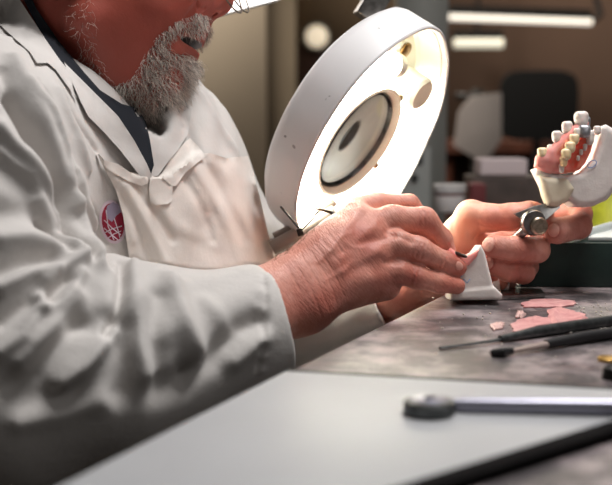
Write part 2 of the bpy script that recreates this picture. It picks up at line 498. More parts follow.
# tendons, veins, knuckle and palm creases laid onto the skin
skin_folds = [
    ([(330, 250), (345, 228), (360, 212)], 1.2, 4), ([(338, 262), (356, 243), (372, 230)], .8, 4),
    ([(342, 272), (360, 262), (377, 252)], 1.0, 4), ([(352, 212), (362, 208)], 1.4, 6), ([(366, 230), (374, 226)], 1.6, 6),
    ([(374, 252), (380, 250)], 1.5, 6), ([(370, 278), (377, 277)], 1.2, 6),
    ([(318, 262), (332, 250), (340, 238), (352, 232)], .5, 2.4), ([(340, 238), (350, 246), (362, 248)], .45, 2.2),
    ([(325, 280), (345, 270), (352, 262)], .45, 2.4),
    ([(345, 252), (356, 244)], -1.5, 5), ([(352, 268), (364, 264)], -1.6, 6), ([(362, 242), (378, 240), (392, 236)], -1.5, 4),
    ([(330, 300), (360, 292)], -.8, 8),
    ([(386, 232), (398, 236), (412, 242)], -1.2, 3), ([(385, 262), (400, 262)], -1.4, 3),
    # creases across the knuckles of the middle finger, ring and little finger
    ([(420, 212), (419, 226)], -.7, .9), ([(424, 211), (425, 228)], -.8, .9), ([(429, 213), (428, 226)], -.6, .9),
    ([(421, 243), (416, 256)], -.8, 1.0), ([(425, 245), (421, 259)], -.8, 1.0), ([(417, 242), (412, 254)], -.5, .9),
    ([(444, 254), (439, 268)], -.5, .9), ([(447, 255), (443, 269)], -.4, .9),
    ([(414, 270), (411, 284)], -.7, .9), ([(419, 271), (416, 285)], -.7, .9), ([(436, 277), (434, 290)], -.5, .9),
    # wrist creases
    ([(294, 262), (312, 290), (322, 318)], -.4, 1.1), ([(302, 256), (318, 282), (330, 310)], -.45, 1.0),
    ([(309, 250), (327, 276), (338, 304)], -.4, 1.0), ([(316, 245), (333, 270), (345, 296)], -.4, 1.0),
    ([(322, 240), (339, 262)], -.5, 1.1), ([(287, 266), (300, 290)], -.5, 1.3), ([(328, 234), (343, 252)], -.5, 1.0),
    # left hand
    ([(478, 222), (480, 230), (474, 240)], -.7, 1.8), ([(466, 222), (470, 236), (469, 250)], -.5, 2.2), ([(452, 226), (456, 240)], -.4, 2),
    ([(480, 224), (496, 228), (518, 226)], -.8, 1.6), ([(518, 203), (520, 222)], -.5, 1.2), ([(515, 203), (516, 224)], -.4, 1.0),
    ([(507, 238), (504, 258)], -.5, 1.0), ([(510, 238), (508, 258)], -.4, .9), ([(508, 262), (504, 280)], -.5, 1.0),
    ([(533, 240), (534, 260)], -.4, 1.2), ([(568, 220), (566, 238)], -.4, 1.2),
    # face
    ([(196, 6), (186, 20), (178, 32)], -2.0, 4), ([(205, 8), (199, 10), (198, 2)], -1.0, 1.6),
    ([(166, 48), (160, 60), (158, 72)], -1.0, 4), ([(130, 20), (140, 50)], .8, 14), ([(150, 4), (168, 12)], 1.5, 10),
    ([(104, 30), (122, 62)], -1.0, 10), ([(196, 59), (184, 58)], -1.2, 3),
]
bv2, _ = folds(bv, bN, bb, skin_folds)
tint = np.zeros((len(bv2), 4), np.float32); tint[:, 3] = 1
px_, py_, dd_ = uv(bv2)
def blob(x, y, r, d0=None, dr=.03):
    w = np.exp(-((px_ - x) ** 2 + (py_ - y) ** 2) / r ** 2)
    if d0 is not None: w *= np.abs(dd_ - d0) < dr
    return w
headm = (py_ < 150) & (px_ < 250)
tint[:, 0] += np.where(headm, .95, 0)  # face is redder; its darker tone also paints in shade from the head
for x, y, r, a in ((362, 232, 16, .35), (424, 219, 9, .5), (420, 250, 9, .5), (415, 277, 9, .55), (455, 255, 8, .7), (462, 268, 8, .3), (452, 284, 10, .5),
                   (372, 250, 12, .35), (350, 275, 18, .3), (395, 285, 22, .45), (330, 310, 26, .55), (300, 300, 26, .28), (350, 250, 22, .25),
                   (490, 262, 10, .5), (500, 250, 12, .25), (528, 246, 12, .4), (520, 275, 14, .5), (556, 231, 10, .45), (578, 232, 12, .3), (583, 208, 14, .75),
                   (484, 282, 16, .9), (500, 222, 14, .25), (472, 250, 16, .35), (540, 212, 10, .3), (465, 225, 12, .1)):
    tint[:, 0] += (a * np.exp(-((px_ - x) ** 2 + (py_ - y) ** 2) / r ** 2) * (~headm)).astype(np.float32)
tint[:, 0] = np.clip(tint[:, 0], 0, 1)
tint[:, 2] = np.clip(.9 * np.exp(-((px_ - 458) ** 2 + (py_ - 228) ** 2) / 26 ** 2) * (dd_ > 1.03), 0, 1)
# finger nails: (centre, half long, half wide, direction in degrees, d range)
bb2 = bvh_of(bv2, bf)
bN2 = vnormals(bv2, bf)
for cx, cy, la, lb, ang in ((459.5, 266, 5.2, 4.2, 20), (487, 243.5, 6.6, 7.4, 185), (488, 263, 5.2, 6.0, 190), (553, 230, 6.0, 6.8, 182)):
    h = hit(bb2, cx, cy)
    if h is None: continue
    c, n = h[0], h[1]
    ax = math.cos(math.radians(ang)) * RT - math.sin(math.radians(ang)) * UP
    ax = ax - n * (ax @ n); ax /= np.linalg.norm(ax); bx = np.cross(n, ax)
    q = bv2 - c; near = np.abs(q @ n) < .007
    e = np.sqrt(((q @ ax) / (la / F)) ** 2 + ((q @ bx) / (lb / F)) ** 2)
    w = np.where(near, np.clip((1.12 - e) / .16, 0, 1), 0)
    rim = np.where(near, np.exp(-((e - 1.12) / .13) ** 2), 0)
    tint[:, 1] = np.maximum(tint[:, 1], w * .75)
    tint[:, 0] = np.clip(tint[:, 0] + rim * .4, 0, 1)
    bv2 = bv2 + bN2 * (w * .00035 - rim * .00055)[:, None]

me = from_np('person', bv2, bf)
cr_ = me.attributes.new('crease', 'FLOAT', 'POINT'); cr_.data.foreach_set('value', np.where(headm, .08, np.where(dd_ > 1.0, .35, 1.0)).astype(np.float32))
q_ = (bv2 - P(181, 45.5, DM)) @ basis(UP + .16 * RT, FWD)[:, [1, 0, 2]]
mo = me.attributes.new('mouth', 'FLOAT', 'POINT'); mo.data.foreach_set('value', (np.clip((1.02 - np.sqrt(((q_ / np.array([.027, .048, .0062])) ** 2).sum(1))) * 8, 0, 1) * (q_[:, 0] < .021)).astype(np.float32))
attr = me.color_attributes.new('tint', 'FLOAT_COLOR', 'POINT'); attr.data.foreach_set('color', tint.ravel())
person = link('person', me, M['skin'])
tag(person, 'bearded person in a white lab coat bending over the bench, working on a denture', 'person')
body_bvh = bvh_of(bv2, bf)
print('body verts', len(bv2))

# --- the lab coat
coat = Field(0.0021)
yaw = math.radians(27)
FC = np.array([math.cos(yaw), -math.sin(yaw), 0]); SC = np.array([math.sin(yaw), math.cos(yaw), 0])
RC = np.stack([FC, SC, [0, 0, 1]], 1)
coat.ell(P(92, 204, 1.10), (.148, .190, .168), RC, k=.03)
coat.ell(P(104, 340, 1.13), (.172, .210, .190), RC, k=.04)
coat.cone(P(30, 105, 1.04), P(-45, 160, .88), .085, .085, k=.05)
coat.cone(P(70, 112, 1.08), P(166, 164, 1.185), .066, .060, k=.05)
coat.cone(P(-45, 160, .88), P(8, 355, .835), .090, .080, k=.05)                 # right upper arm
coat.cone(P(8, 384, .835), P(120, 364, .862), .084, .076, k=.05)
coat.cone(P(120, 364, .862), P(292, 322, .905), .076, .0475, k=.02)            # right forearm
coat.cone(P(166, 164, 1.185), P(284, 318, 1.25), .060, .064, k=.04)             # left upper arm
coat.cone(P(284, 318, 1.25), P(400, 296, 1.125), .062, .040, k=.02)             # left forearm
coat.cone(P(30, 470, 1.02), P(260, 560, .98), .100, .085, k=.04)                # skirt of the coat over the thighs
coat.cone(P(110, 470, 1.22), P(330, 560, 1.22), .100, .085, k=.04)
# open neck
coat.cone(P(70, 20, 1.02), P(95, -60, 1.02), .066, .10, k=.01, op='s')
coat.cone(P(96, 60, 1.01), P(142, 130, 1.0), .052, .022, k=.012, op='s')
# open cuffs
A0, A1 = P(120, 364, .862), P(292, 322, .905)
axr = A1 - A0; axr /= np.linalg.norm(axr)
e_r = P(270, 325, .899)
cutr = basis(axr + .12 * FWD)
coat.box(e_r + cutr[:, 2] * .10, (.10, .10, .10), cutr, k=.001, op='s')
coat.cone(e_r - axr * .055, e_r + axr * .05, .0435, .0430, k=.002, op='s')
B0, B1 = P(284, 318, 1.25), P(400, 296, 1.125)
axl = B1 - B0; axl /= np.linalg.norm(axl)
coat.box(B1 + axl * .10, (.10, .10, .10), basis(axl), k=.001, op='s')
coat.cone(B1 - axl * .045, B1 + axl * .05, .0345, .034, k=.002, op='s')
cv, cf = coat.mesh()
cv = smooth_v(cv, cf, 3)
cN = vnormals(cv, cf); cb = bvh_of(cv, cf)
coat_folds = [
    # chest and shoulder
    ([(2, 70), (14, 100), (30, 135)], -6, 5), ([(14, 62), (34, 100), (52, 145), (62, 178)], 8, 7),
    ([(12, 98), (40, 140), (58, 182), (62, 200)], -13, 6.5), ([(34, 82), (52, 118), (66, 160), (74, 205)], 8, 6),
    ([(46, 92), (62, 132), (74, 172)], -7, 5), ([(58, 92), (76, 130), (88, 168)], 5, 6),
    ([(0, 128), (26, 155), (52, 190), (78, 235), (100, 268)], 9, 7), ([(58, 186), (72, 225), (88, 262)], -15, 5.5),
    ([(76, 200), (86, 232), (96, 262)], 7, 5), ([(90, 205), (102, 240), (108, 268)], -6, 6), ([(0, 168), (30, 190), (60, 226)], -5, 10),
    ([(68, 148), (80, 180), (94, 225)], 4, 6),
    ([(40, 200), (66, 240), (88, 262)], 8, 5), ([(46, 222), (70, 252)], -8, 4),
    # upper sleeve
    ([(0, 214), (30, 212), (55, 230)], -6, 10), ([(0, 240), (28, 238), (55, 242), (78, 256)], 9, 9),
    ([(0, 272), (30, 262), (52, 258)], -8, 7), ([(0, 292), (28, 276), (52, 268), (82, 262)], 9, 6),
    ([(16, 102), (38, 145), (57, 194)], -4.5, 2.2), ([(70, 100), (84, 128), (97, 151)], -3.5, 2.2), ([(60, 188), (67, 216), (86, 258)], -4.5, 2.5),
    ([(0, 150), (30, 176), (60, 222)], 3.5, 3), ([(28, 84), (46, 112), (64, 150)], 3, 3), ([(122, 264), (124, 290), (119, 312), (104, 336)], -5, 2.4),
    ([(76, 170), (84, 200), (100, 240)], 3, 3), 
    # the crook of the elbow
    ([(50, 300), (58, 290), (68, 280)], -9, 4.5), ([(42, 300), (45, 309), (56, 304), (68, 292), (80, 276)], 7, 5),
    ([(40, 296), (46, 284), (58, 274)], 6, 5),
    ([(0, 322), (28, 304), (42, 292)], -7, 6), ([(0, 352), (22, 336), (40, 312)], 7, 6), ([(22, 364), (36, 345), (58, 322), (76, 298)], 8, 7),
    ([(10, 388), (36, 372), (60, 345), (80, 322)], -9, 9), ([(62, 384), (80, 368), (102, 344), (112, 330)], 9, 7),
    ([(122, 262), (121, 285), (117, 308), (106, 334)], -9, 4), ([(96, 272), (104, 290), (110, 305)], 5, 12),
    ([(70, 320), (92, 326), (100, 318)], -4, 8),
    ([(128, 268), (134, 310), (140, 350), (146, 372)], 9, 10), ([(122, 330), (122, 360), (118, 392)], -9, 9),
    ([(152, 272), (150, 300), (162, 330)], 6, 12), ([(155, 300), (150, 340), (158, 375)], -6, 8),
    ([(170, 285), (182, 320), (200, 356)], 11, 10), ([(190, 372), (214, 358), (240, 330), (256, 322)], -10, 10), ([(205, 300), (222, 318), (232, 330)], 3, 8),
    ([(235, 360), (252, 345), (262, 336)], 6, 8), ([(160, 390), (185, 385)], -7, 10), ([(30, 400), (70, 396)], -7, 14), ([(20, 420), (60, 412), (100, 400)], 5, 9),
    # cuff hem
    ([(262, 268), (266, 300), (264, 340), (258, 372)], -2.4, 1.9), ([(267, 268), (271, 300), (269, 340), (263, 372)], 1.0, 2.5),
    # far shoulder
    *[([(258, y), (266, y + 2)], .7 * (-1) ** i, 2.4) for i, y in enumerate(range(276, 374, 8))],
    ([(176, 96), (190, 130), (196, 150)], -6, 6), ([(200, 96), (222, 130), (236, 152)], 4, 8),
]
cv, cD = folds(cv, cN, cb, coat_folds)
# low, broad unevenness of worn cotton
for kx, ky, kz, a in ((31, 17, 23, .0016), (57, 41, -39, .0011), (-83, 61, 71, .0007)):
    ph = cv @ np.array([kx, ky, kz]); cv = cv + cN * (a * np.sin(ph + 2.1 * np.sin(ph * .37 + kz)))[:, None]
cv = smooth_v(cv, cf, 2)
coat_o = link('lab_coat', from_np('lab_coat', cv, cf), M['coat'], person)
coat_bvh = bvh_of(cv, cf)
print('coat verts', len(cv))

# --- sheets of cloth lying on what is under them
def drape(name, poly, bvhs, off, th, m, parent, step=3.0, wob=0, back=None, mirror=None, dfun=None, pleats=()):
    """poly: outline in the photograph; every point of the sheet is set down on the surface below with its own distance"""
    n = len(poly); out = []
    for i in range(n):
        a, b = poly[i], poly[(i + 1) % n]; k = max(1, int(math.hypot(b[0] - a[0], b[1] - a[1]) / step))
        out += [(a[0] + (b[0] - a[0]) * j / k, a[1] + (b[1] - a[1]) * j / k) for j in range(k)]
    nb = len(out); xs = [p[0] for p in poly]; ys = [p[1] for p in poly]
    def inside(x, y):
        r = False
        for i in range(n):
            (x1, y1), (x2, y2) = poly[i], poly[i - 1]
            if (y1 > y) != (y2 > y) and x < (x2 - x1) * (y - y1) / (y2 - y1) + x1: r = not r
        return r
    pts = list(out); y = min(ys) + step / 2; row = 0
    while y < max(ys):
        x = min(xs) + (step / 2 if row % 2 else 0)
        while x < max(xs):
            if inside(x, y) and min((x - a) ** 2 + (y - b) ** 2 for a, b in out) > (step * .5) ** 2: pts.append((x, y))
            x += step
        y += step * .87; row += 1
    r = delaunay_2d_cdt([Vector(p) for p in pts], [(i, (i + 1) % nb) for i in range(nb)], [], 1, 1e-5)
    vs2 = [(v.x, v.y) for v in r[0]]; tri = [f for f in r[2]]
    tri = [f for f in tri if inside(sum(vs2[i][0] for i in f) / len(f), sum(vs2[i][1] for i in f) / len(f))]
    D = []
    for x, yy in vs2:
        best = None
        for bh in bvhs:
            h = hit(bh, x, yy)
            if h is not None:
                d = uv(h[0])[2]
                if dfun is None or abs(d - dfun(x, yy)) < .12: best = d if best is None else min(best, d)
        D.append(best)
    known = [(vs2[i][0], vs2[i][1], D[i]) for i in range(len(D)) if D[i] is not None]
    kn = np.array(known)
    if len(kn) > 6:
        A = np.c_[kn[:, 0], kn[:, 1], np.ones(len(kn))]; sol = np.linalg.lstsq(A, kn[:, 2], rcond=None)[0]
    for i, (x, yy) in enumerate(vs2):
        if D[i] is None:
            if dfun is not None and len(kn) <= 6: D[i] = dfun(x, yy)
            else:
                q = (kn[:, 0] - x) ** 2 + (kn[:, 1] - yy) ** 2; j = np.argsort(q)[:4]
                D[i] = kn[j, 2].mean() + .004
    D = np.array(D)
    # the sheet bridges narrow dips
    nbr = [[] for _ in vs2]
    for f in tri:
        for a in f:
            for b in f:
                if a != b: nbr[a].append(b)
    for _ in range(back or 2):
        D = np.array([min(D[i], (D[i] + np.mean(D[nbr[i]])) / 2) if nbr[i] else D[i] for i in range(len(D))])
    for pts_, am, wd in pleats:
        A2 = np.array(vs2)
        dd = segdist(np.c_[A2, np.zeros(len(A2))], [np.array([*p, 0.0]) for p in pts_])
        D = D - am * .001 * np.exp(-(dd / wd) ** 2)
    top = [P(x, yy, d - off - wob * (math.sin(x * .35 + yy * .08) + math.sin(x * .13 - yy * .21)) * .5) for (x, yy), d in zip(vs2, D)]
    bot = [p + ray(x, yy) * th for (x, yy), p in zip(vs2, top)]
    N = len(top); fs = [list(f) for f in tri] + [[i + N for i in f][::-1] for f in tri]
    cnt = {}
    for f in tri:
        for i in range(len(f)):
            e = (f[i], f[(i + 1) % len(f)]); cnt[e] = 1
    for (a, b) in list(cnt):
        if (b, a) not in cnt: fs.append([b, a, a + N, b + N])
    mb = MB(); mb.add(top + bot, fs)
    return mb.build(name, m, parent, auto=60)

def ribbon(pts, w):
    """outline of a band of half width w along a photo polyline"""
    L, R_ = [], []
    for i, p in enumerate(pts):
        a, b = pts[max(i - 1, 0)], pts[min(i + 1, len(pts) - 1)]
        dx, dy = b[0] - a[0], b[1] - a[1]; s = math.hypot(dx, dy); dx /= s; dy /= s
        L.append((p[0] - dy * w, p[1] + dx * w)); R_.append((p[0] + dy * w, p[1] - dx * w))
    return L + R_[::-1]

BV = [coat_bvh, body_bvh]
shirt = drape('shirt', [(8, -30), (22, -4), (42, 36), (66, 72), (92, 100), (118, 126), (140, 158), (151, 174), (154, 165), (150, 140), (146, 122), (138, 108), (122, 104), (100, 90), (84, 72), (58, 40), (36, 8), (20, -30)],
              BV, .007, .004, M['shirt'], person, step=3)
def smd(b): 
    return b
BV2 = BV + [bvh_of(np.array([tuple(shirt.matrix_world @ v.co) for v in shirt.data.vertices]), np.array([list(p.vertices) + [p.vertices[-1]] * (4 - len(p.vertices)) for p in shirt.data.polygons]))] if False else BV
drape('collar', [(-12, -20), (6, -8), (20, 0), (33, 20), (46, 40), (60, 60), (70, 72), (74, 92), (77, 98), (66, 84), (56, 70), (48, 63), (37, 63), (30, 52), (12, 36), (-12, 14)], BV, .010, .003, M['coat'], coat_o, wob=.001)
drape('lapel', [(64, 62), (78, 76), (98, 96), (118, 116), (134, 140), (147, 164), (152, 176), (146, 184), (134, 168), (120, 150), (104, 132), (88, 116), (80, 100), (73, 84)], BV, .009, .003, M['coat'], coat_o, wob=.001)
drape('lapel', [(190, 92), (194, 100), (191, 114), (188, 134), (178, 150), (168, 162), (158, 176), (152, 176), (148, 150), (146, 132), (154, 120), (172, 106)], [coat_bvh], .006, .003, M['coat'], coat_o, wob=.001)

# apron: bib, neck band tab and folded top corner
bib = [(97, 152), (104, 160), (118, 164), (130, 172), (146, 176), (158, 178), (170, 174), (182, 166), (196, 154), (210, 153), (226, 158), (236, 157), (248, 156), (254, 176), (260, 198), (267, 228), (275, 262),
       (284, 300), (260, 310), (200, 310), (140, 306), (131, 272), (128, 250), (123, 215), (116, 190), (104, 168)]
apron = drape('apron', bib, [coat_bvh], .008, .003, M['apron'], person, step=3, wob=.0, back=14, pleats=[
    ([(190, 160), (214, 198), (234, 240), (240, 262)], 3.0, 4.5), ([(202, 158), (226, 200), (246, 240)], -3.0, 4), ([(180, 172), (200, 204), (212, 240)], -3, 4),
    ([(126, 186), (148, 225), (166, 262)], 3.2, 5), ([(118, 186), (136, 225), (150, 265)], -3, 4), ([(136, 186), (158, 215), (172, 240)], -2.5, 4), ([(112, 172), (126, 200), (134, 240)], 2, 4),
    ([(216, 160), (240, 195), (254, 235)], 2.5, 5), ([(250, 190), (262, 225), (270, 260)], -5, 6), ([(160, 206), (176, 225), (196, 236)], 2, 7), ([(210, 215), (200, 240), (215, 255)], -2, 8),
    ([(104, 166), (114, 190)], -2, 3)], dfun=lambda x, y: 1.0 if x < 200 else 1.02)

# --- apron band, buckle tab, badge
AB = lambda o: BVHTree.FromPolygons([o.matrix_world @ v.co for v in o.data.vertices], [list(p.vertices) for p in o.data.polygons])
bpy.context.view_layer.update()
ap_b = AB(apron)
drape('band_loop', [(150, 178), (152, 174), (171, 173), (173, 180), (172, 200), (168, 204), (156, 205), (150, 202), (149, 188)], [ap_b, coat_bvh], .003, .002, M['apron'], apron, step=2.5)
drape('bib_hem', [(97, 152), (104, 160), (118, 164), (130, 172), (148, 176), (148, 183), (142, 186), (128, 181), (116, 174), (106, 168), (101, 162)], [ap_b, coat_bvh], .002, .002, M['apron'], apron, step=3)
drape('bib_strap', [(160, 176), (170, 160), (182, 145), (190, 138), (198, 146), (206, 156), (196, 164), (186, 172), (176, 186), (172, 186)], [ap_b, coat_bvh], .004, .002, M['apron'], apron, step=3)
M['badge_red'] = mat('badge_red', (150, 28, 56), .8, bump=.4, bscale=900)
M['badge_grey'] = mat('badge_grey', (150, 138, 158), .8, bump=.4, bscale=900)
M['badge_line'] = mat('badge_line', (214, 196, 206), .8)
def ellp(cx, cy, rx, ry, rot=0, a0=0, a1=360, n=36):
    r = math.radians(rot)
    return [(cx + rx * math.cos(math.radians(a0 + (a1 - a0) * i / n)) * math.cos(r) - ry * math.sin(math.radians(a0 + (a1 - a0) * i / n)) * math.sin(r),
             cy + rx * math.cos(math.radians(a0 + (a1 - a0) * i / n)) * math.sin(r) + ry * math.sin(math.radians(a0 + (a1 - a0) * i / n)) * math.cos(r)) for i in range(n)]
badge = drape('embroidered_badge', ellp(113, 222, 13.5, 22, -8), [coat_bvh], .0012, .0012, M['badge_line'], coat_o, step=2.2)
badge['label'] = 'round red and grey embroidered crest'
drape('badge_field', ellp(113, 222, 11, 19, -8), [coat_bvh], .0017, .0012, M['badge_red'], badge, step=2.2)
drape('badge_motif', [(107, 206), (113, 202), (119, 205), (121, 212), (116, 216), (112, 222), (108, 219), (106, 213)], [coat_bvh], .0021, .0012, M['badge_grey'], badge, step=2)
for ln in ([(104, 220), (112, 228), (121, 235)], [(104, 228), (112, 235), (118, 240)], [(106, 210), (108, 226), (114, 240)], [(114, 218), (118, 230), (120, 238)], [(104, 233), (112, 229), (122, 226)], [(108, 238), (114, 234), (121, 231)]):
    drape('badge_stitch', ribbon(ln, .45), [coat_bvh], .0024, .0012, M['badge_line'], badge, step=3)

# --- beard
k = NT('beard_hair'); at = k.n('ShaderNodeAttribute', attribute_name='shade')
k.l(at.outputs['Color'], k.b.inputs['Base Color']); k.b.inputs['Roughness'].default_value = .55
M['beard'] = k.m
def in_poly(x, y, poly):
    r = np.zeros(len(x), bool)
    for i in range(len(poly)):
        (x1, y1), (x2, y2) = poly[i], poly[i - 1]
        if y1 == y2: continue
        c = ((y1 > y) != (y2 > y)) & (x < (x2 - x1) * (y - y1) / (y2 - y1) + x1); r ^= c
    return r
dense = [(148, 54), (156, 38), (168, 26), (182, 18), (198, 12), (208, 16), (208, 26), (204, 34), (196, 37), (180, 35), (166, 41), (163, 48), (176, 53.5), (190, 55), (197, 60), (194, 96), (172, 126), (140, 128), (112, 118), (98, 96), (114, 86), (134, 76)]
band = [(70, -20), (90, -20), (93, 40), (104, 66), (120, 84), (112, 104), (98, 96), (84, 74), (74, 48)]
soul = [(168, 62), (180, 62), (186, 84), (176, 92), (164, 80)]
fq = bv2[bf]; fc = fq.mean(1); e1 = fq[:, 2] - fq[:, 0]; e2 = fq[:, 3] - fq[:, 1]; fn = np.cross(e1, e2); fa = np.linalg.norm(fn, axis=1) / 2
Nn = vnormals(bv2, bf); fnn = Nn[bf].mean(1); fnn /= np.maximum(np.linalg.norm(fnn, axis=1, keepdims=True), 1e-9)
q = fc - CAM; d_ = q @ FWD; xw = (q @ RT) ; yw = (q @ UP)
ds = DM - np.abs(d_ - DM)
fx, fy = 306 + F * xw / ds * (ds / ds), 242.5 - F * yw / ds
sel = (fc[:, 0] < P(240, 0, 1)[0]) & (fy < 140) & (fy > -40)
wgt = np.zeros(len(fc))
wgt[sel & in_poly(fx, fy, band)] = .16
dm_ = sel & in_poly(fx, fy, dense); wgt[dm_] = 1.0
wgt[sel & in_poly(fx, fy, soul)] = .35
wgt[sel & in_poly(fx, fy, [(168, 41), (188, 38), (208, 38), (206, 53), (190, 55), (178, 53), (165, 49)])] = 0
pr = wgt * fa; NS = 11000
pick = rng.choice(len(fc), NS, p=pr / pr.sum())
vs, fs, cols = [], [], []
for i in pick:
    b0 = fq[i]; s, t = rng.random(2); root = b0[0] * (1 - s) * (1 - t) + b0[1] * s * (1 - t) + b0[2] * s * t + b0[3] * (1 - s) * t
    n = fnn[i]; x, y = fx[i], fy[i]; side = np.sign(d_[i] - DM) or 1
    if wgt[i] < .3 and x < 125: L = rng.uniform(.005, .011); flow = np.array([.2, 0, -.8]); curl = 1.6; nw = .35
    elif y < 40: L = rng.uniform(.005, .0075); flow = np.array([-.1, -side * -.25, -1.0]); curl = .4; nw = .45
    else: L = rng.uniform(.007, .014); flow = np.array([.12, 0, -.95]); curl = 1.5; nw = .55
    d = n * nw + flow * .6 + rng.normal(0, .36, 3); d /= np.linalg.norm(d)
    d2 = np.cross(d, rng.normal(0, 1, 3)); d2 /= np.linalg.norm(d2); d3 = np.cross(d, d2)
    ph = rng.uniform(0, 6.28); r0 = rng.uniform(.00018, .00032) * (.65 if curl > 1.55 else 1)
    base = len(vs); K = 5
    for j in range(K):
        u = j / (K - 1)
        off = curl * .0013 * (math.sin(ph + 4 * u) - math.sin(ph)) * d2 + curl * .0013 * (math.cos(ph + 4 * u) - math.cos(ph)) * d3
        c = root + d * L * u + flow * L * .25 * u * u + off
        r = r0 * (1 - .75 * u)
        for m_ in range(3):
            a = 2.094 * m_; vs.append(c + r * (math.cos(a) * d2 + math.sin(a) * d3))
    for j in range(K - 1):
        for m_ in range(3):
            a, b = base + j * 3 + m_, base + j * 3 + (m_ + 1) % 3; fs.append((a, b, b + 3, a + 3))
    g = rng.random(); g = .55 + .40 * g if rng.random() < .80 else .10 + .16 * g
    cols += [(g, g * .90, g * .80, 1)] * (K * 3)
me = from_np('beard', np.array(vs), np.array(fs))
a_ = me.color_attributes.new('shade', 'FLOAT_COLOR', 'POINT'); a_.data.foreach_set('color', np.array(cols, np.float32).ravel())
beard = link('beard', me, M['beard'], person)
# fine hair on the wrist
vs, fs = [], []
rt = [i for i in np.nonzero((uv(fc)[0] > 272) & (uv(fc)[0] < 318) & (uv(fc)[1] < 275) & (uv(fc)[2] < .97) & (fc[:, 2] > .74))[0] if abs(fnn[i] @ (fc[i] - CAM) / np.linalg.norm(fc[i] - CAM)) < .4 and fnn[i][2] > .2]
for i in rng.choice(rt, 260):
    root, n = fc[i], fnn[i]; d = n * .7 + np.array([.6, .1, .35]) + rng.normal(0, .3, 3); d /= np.linalg.norm(d); L = rng.uniform(.003, .006)
    d2 = np.cross(d, [0, 1, .3]); d2 /= np.linalg.norm(d2); d3 = np.cross(d, d2); base = len(vs)
    for j in range(3):
        for m_ in range(3): vs.append(root + d * L * j / 2 - np.array([0, 0, 1]) * L * .2 * (j / 2) ** 2 + .00011 * (1 - j * .4) * (math.cos(2.094 * m_) * d2 + math.sin(2.094 * m_) * d3))
    for j in range(2):
        for m_ in range(3):
            a, b = base + j * 3 + m_, base + j * 3 + (m_ + 1) % 3; fs.append((a, b, b + 3, a + 3))
M['wrist_hair'] = mat('wrist_hair', (120, 92, 62), .6)
link('wrist_hair', from_np('wrist_hair', np.array(vs), np.array(fs)), M['wrist_hair'], person)

# --- short grey hair
M['hair'] = mat('grey_hair', (150, 142, 134), .7, col2=(96, 90, 84), vscale=260, bump=.8, bscale=420, bdist=.002)
hf = Field(.0015)
hf.ell(P(116, -82, DM), (.104, .081, .114), k=.01)
hf.ell(P(78, -62, DM), (.040, .070, .050), k=.03)
hf.box(P(225, -60, DM), (.070, .15, .12), basis(.97 * RT - .25 * UP, UP)[:, [2, 1, 0]], k=.012, op='s')
hf.box(P(150, 30, DM), (.060, .15, .068), k=.02, op='s')
for s in (-1, 1): hf.ell(P(90, -48, DM + s * .088), (.020, .020, .030), k=.01, op='s')
hv_, hq_ = hf.mesh(); hv_ = smooth_v(hv_, hq_, 1); hn_ = vnormals(hv_, hq_)
hv_ = hv_ + hn_ * (.0012 * np.sin(hv_ @ np.array([900, 300, 500]) + 3 * np.sin(hv_ @ np.array([120, 200, 90]))))[:, None]
link('hair', from_np('hair', hv_, hq_), M['hair'], person)

# --- eyeglasses low on the nose
M['wire'] = mat('glasses_wire', (120, 112, 106), .45, 1)
M['glass'] = mat('clear_glass', (250, 252, 252), .02); M['glass'].node_tree.nodes['Principled BSDF'].inputs['Transmission Weight'].default_value = 1
M['thin_glass'] = mat('thin_glass', (250, 252, 252), .02); b_ = M['thin_glass'].node_tree.nodes['Principled BSDF']; b_.inputs['Transmission Weight'].default_value = 1; b_.inputs['IOR'].default_value = 1.06
gl = MB(); lens_c = []
for cx, cy, d in ((228, -9, .985), (236, -8, 1.055)):
    c = P(cx, cy, d); U = .42 * RT - .90 * UP; V = .30 * RT + .95 * FWD; lens_c.append((c, U, V))
    ring = [c + .021 * math.cos(t) * U + .024 * math.sin(t) * V for t in np.linspace(0, 2 * math.pi, 41)]
    gl.tube(ring, .0008, 8, cap=False)
gl.tube([P(217, -16, 1.008), P(222, -20, 1.02), P(222, -16, 1.032)], .0009, 8)
for s, (c, U, V) in zip((-1, 1), lens_c):
    gl.tube([c + s * .024 * V, P(150, -52, DM + s * .077), P(88, -62, DM + s * .082)], .0010, 8)
glasses = gl.build('eyeglasses', M['wire'], person)

# ================================================================== MAGNIFIER LAMP
LA = .61 * RT + .79 * UP; LA /= np.linalg.norm(LA)
LN = .72 * RT - .555 * UP - .42 * FWD; LN /= np.linalg.norm(LN)
LA = LA - LN * (LA @ LN); LA /= np.linalg.norm(LA)
LB = np.cross(LN, LA)
if LB @ FWD < 0: LB = -LB
L0 = P(367, 146, 1.12)
def LP(px, py, h=0):
    """point on the lamp's own plane, h above the rim plane"""
    v = ray(px, py); o = L0 + LN * h
    return CAM + v * (((o - CAM) @ LN) / (v @ LN))
M['lamp_shell'] = mat('lamp_enamel', (222, 221, 221), .38, var=.03, vscale=18, bump=.1, bscale=260, bdist=.0004)
k = NT('lamp_enamel_specked'); k.b.inputs['Roughness'].default_value = .38
k.l(k.mix(k.ramp(k.noise(120, detail=1), [(.74, (0, 0, 0)), (.77, (200, 200, 200))]), (222, 221, 221), (70, 62, 56)), k.b.inputs['Base Color'])
k.l(k.bump(k.noise(30, detail=4), .08, .002), k.b.inputs['Normal']); M['lamp_shell'] = k.m
M['lamp_white'] = mat('lamp_inner_white', (240, 238, 224), .35)
M['lamp_tube'] = mat('fluorescent_tube', (255, 255, 245), .4, emit=(255, 253, 240), estr=26)
M['rail'] = mat('grey_rail', (150, 142, 134), .4, .4)
M['dark_metal'] = mat('dark_metal', (46, 44, 42), .4, .6)
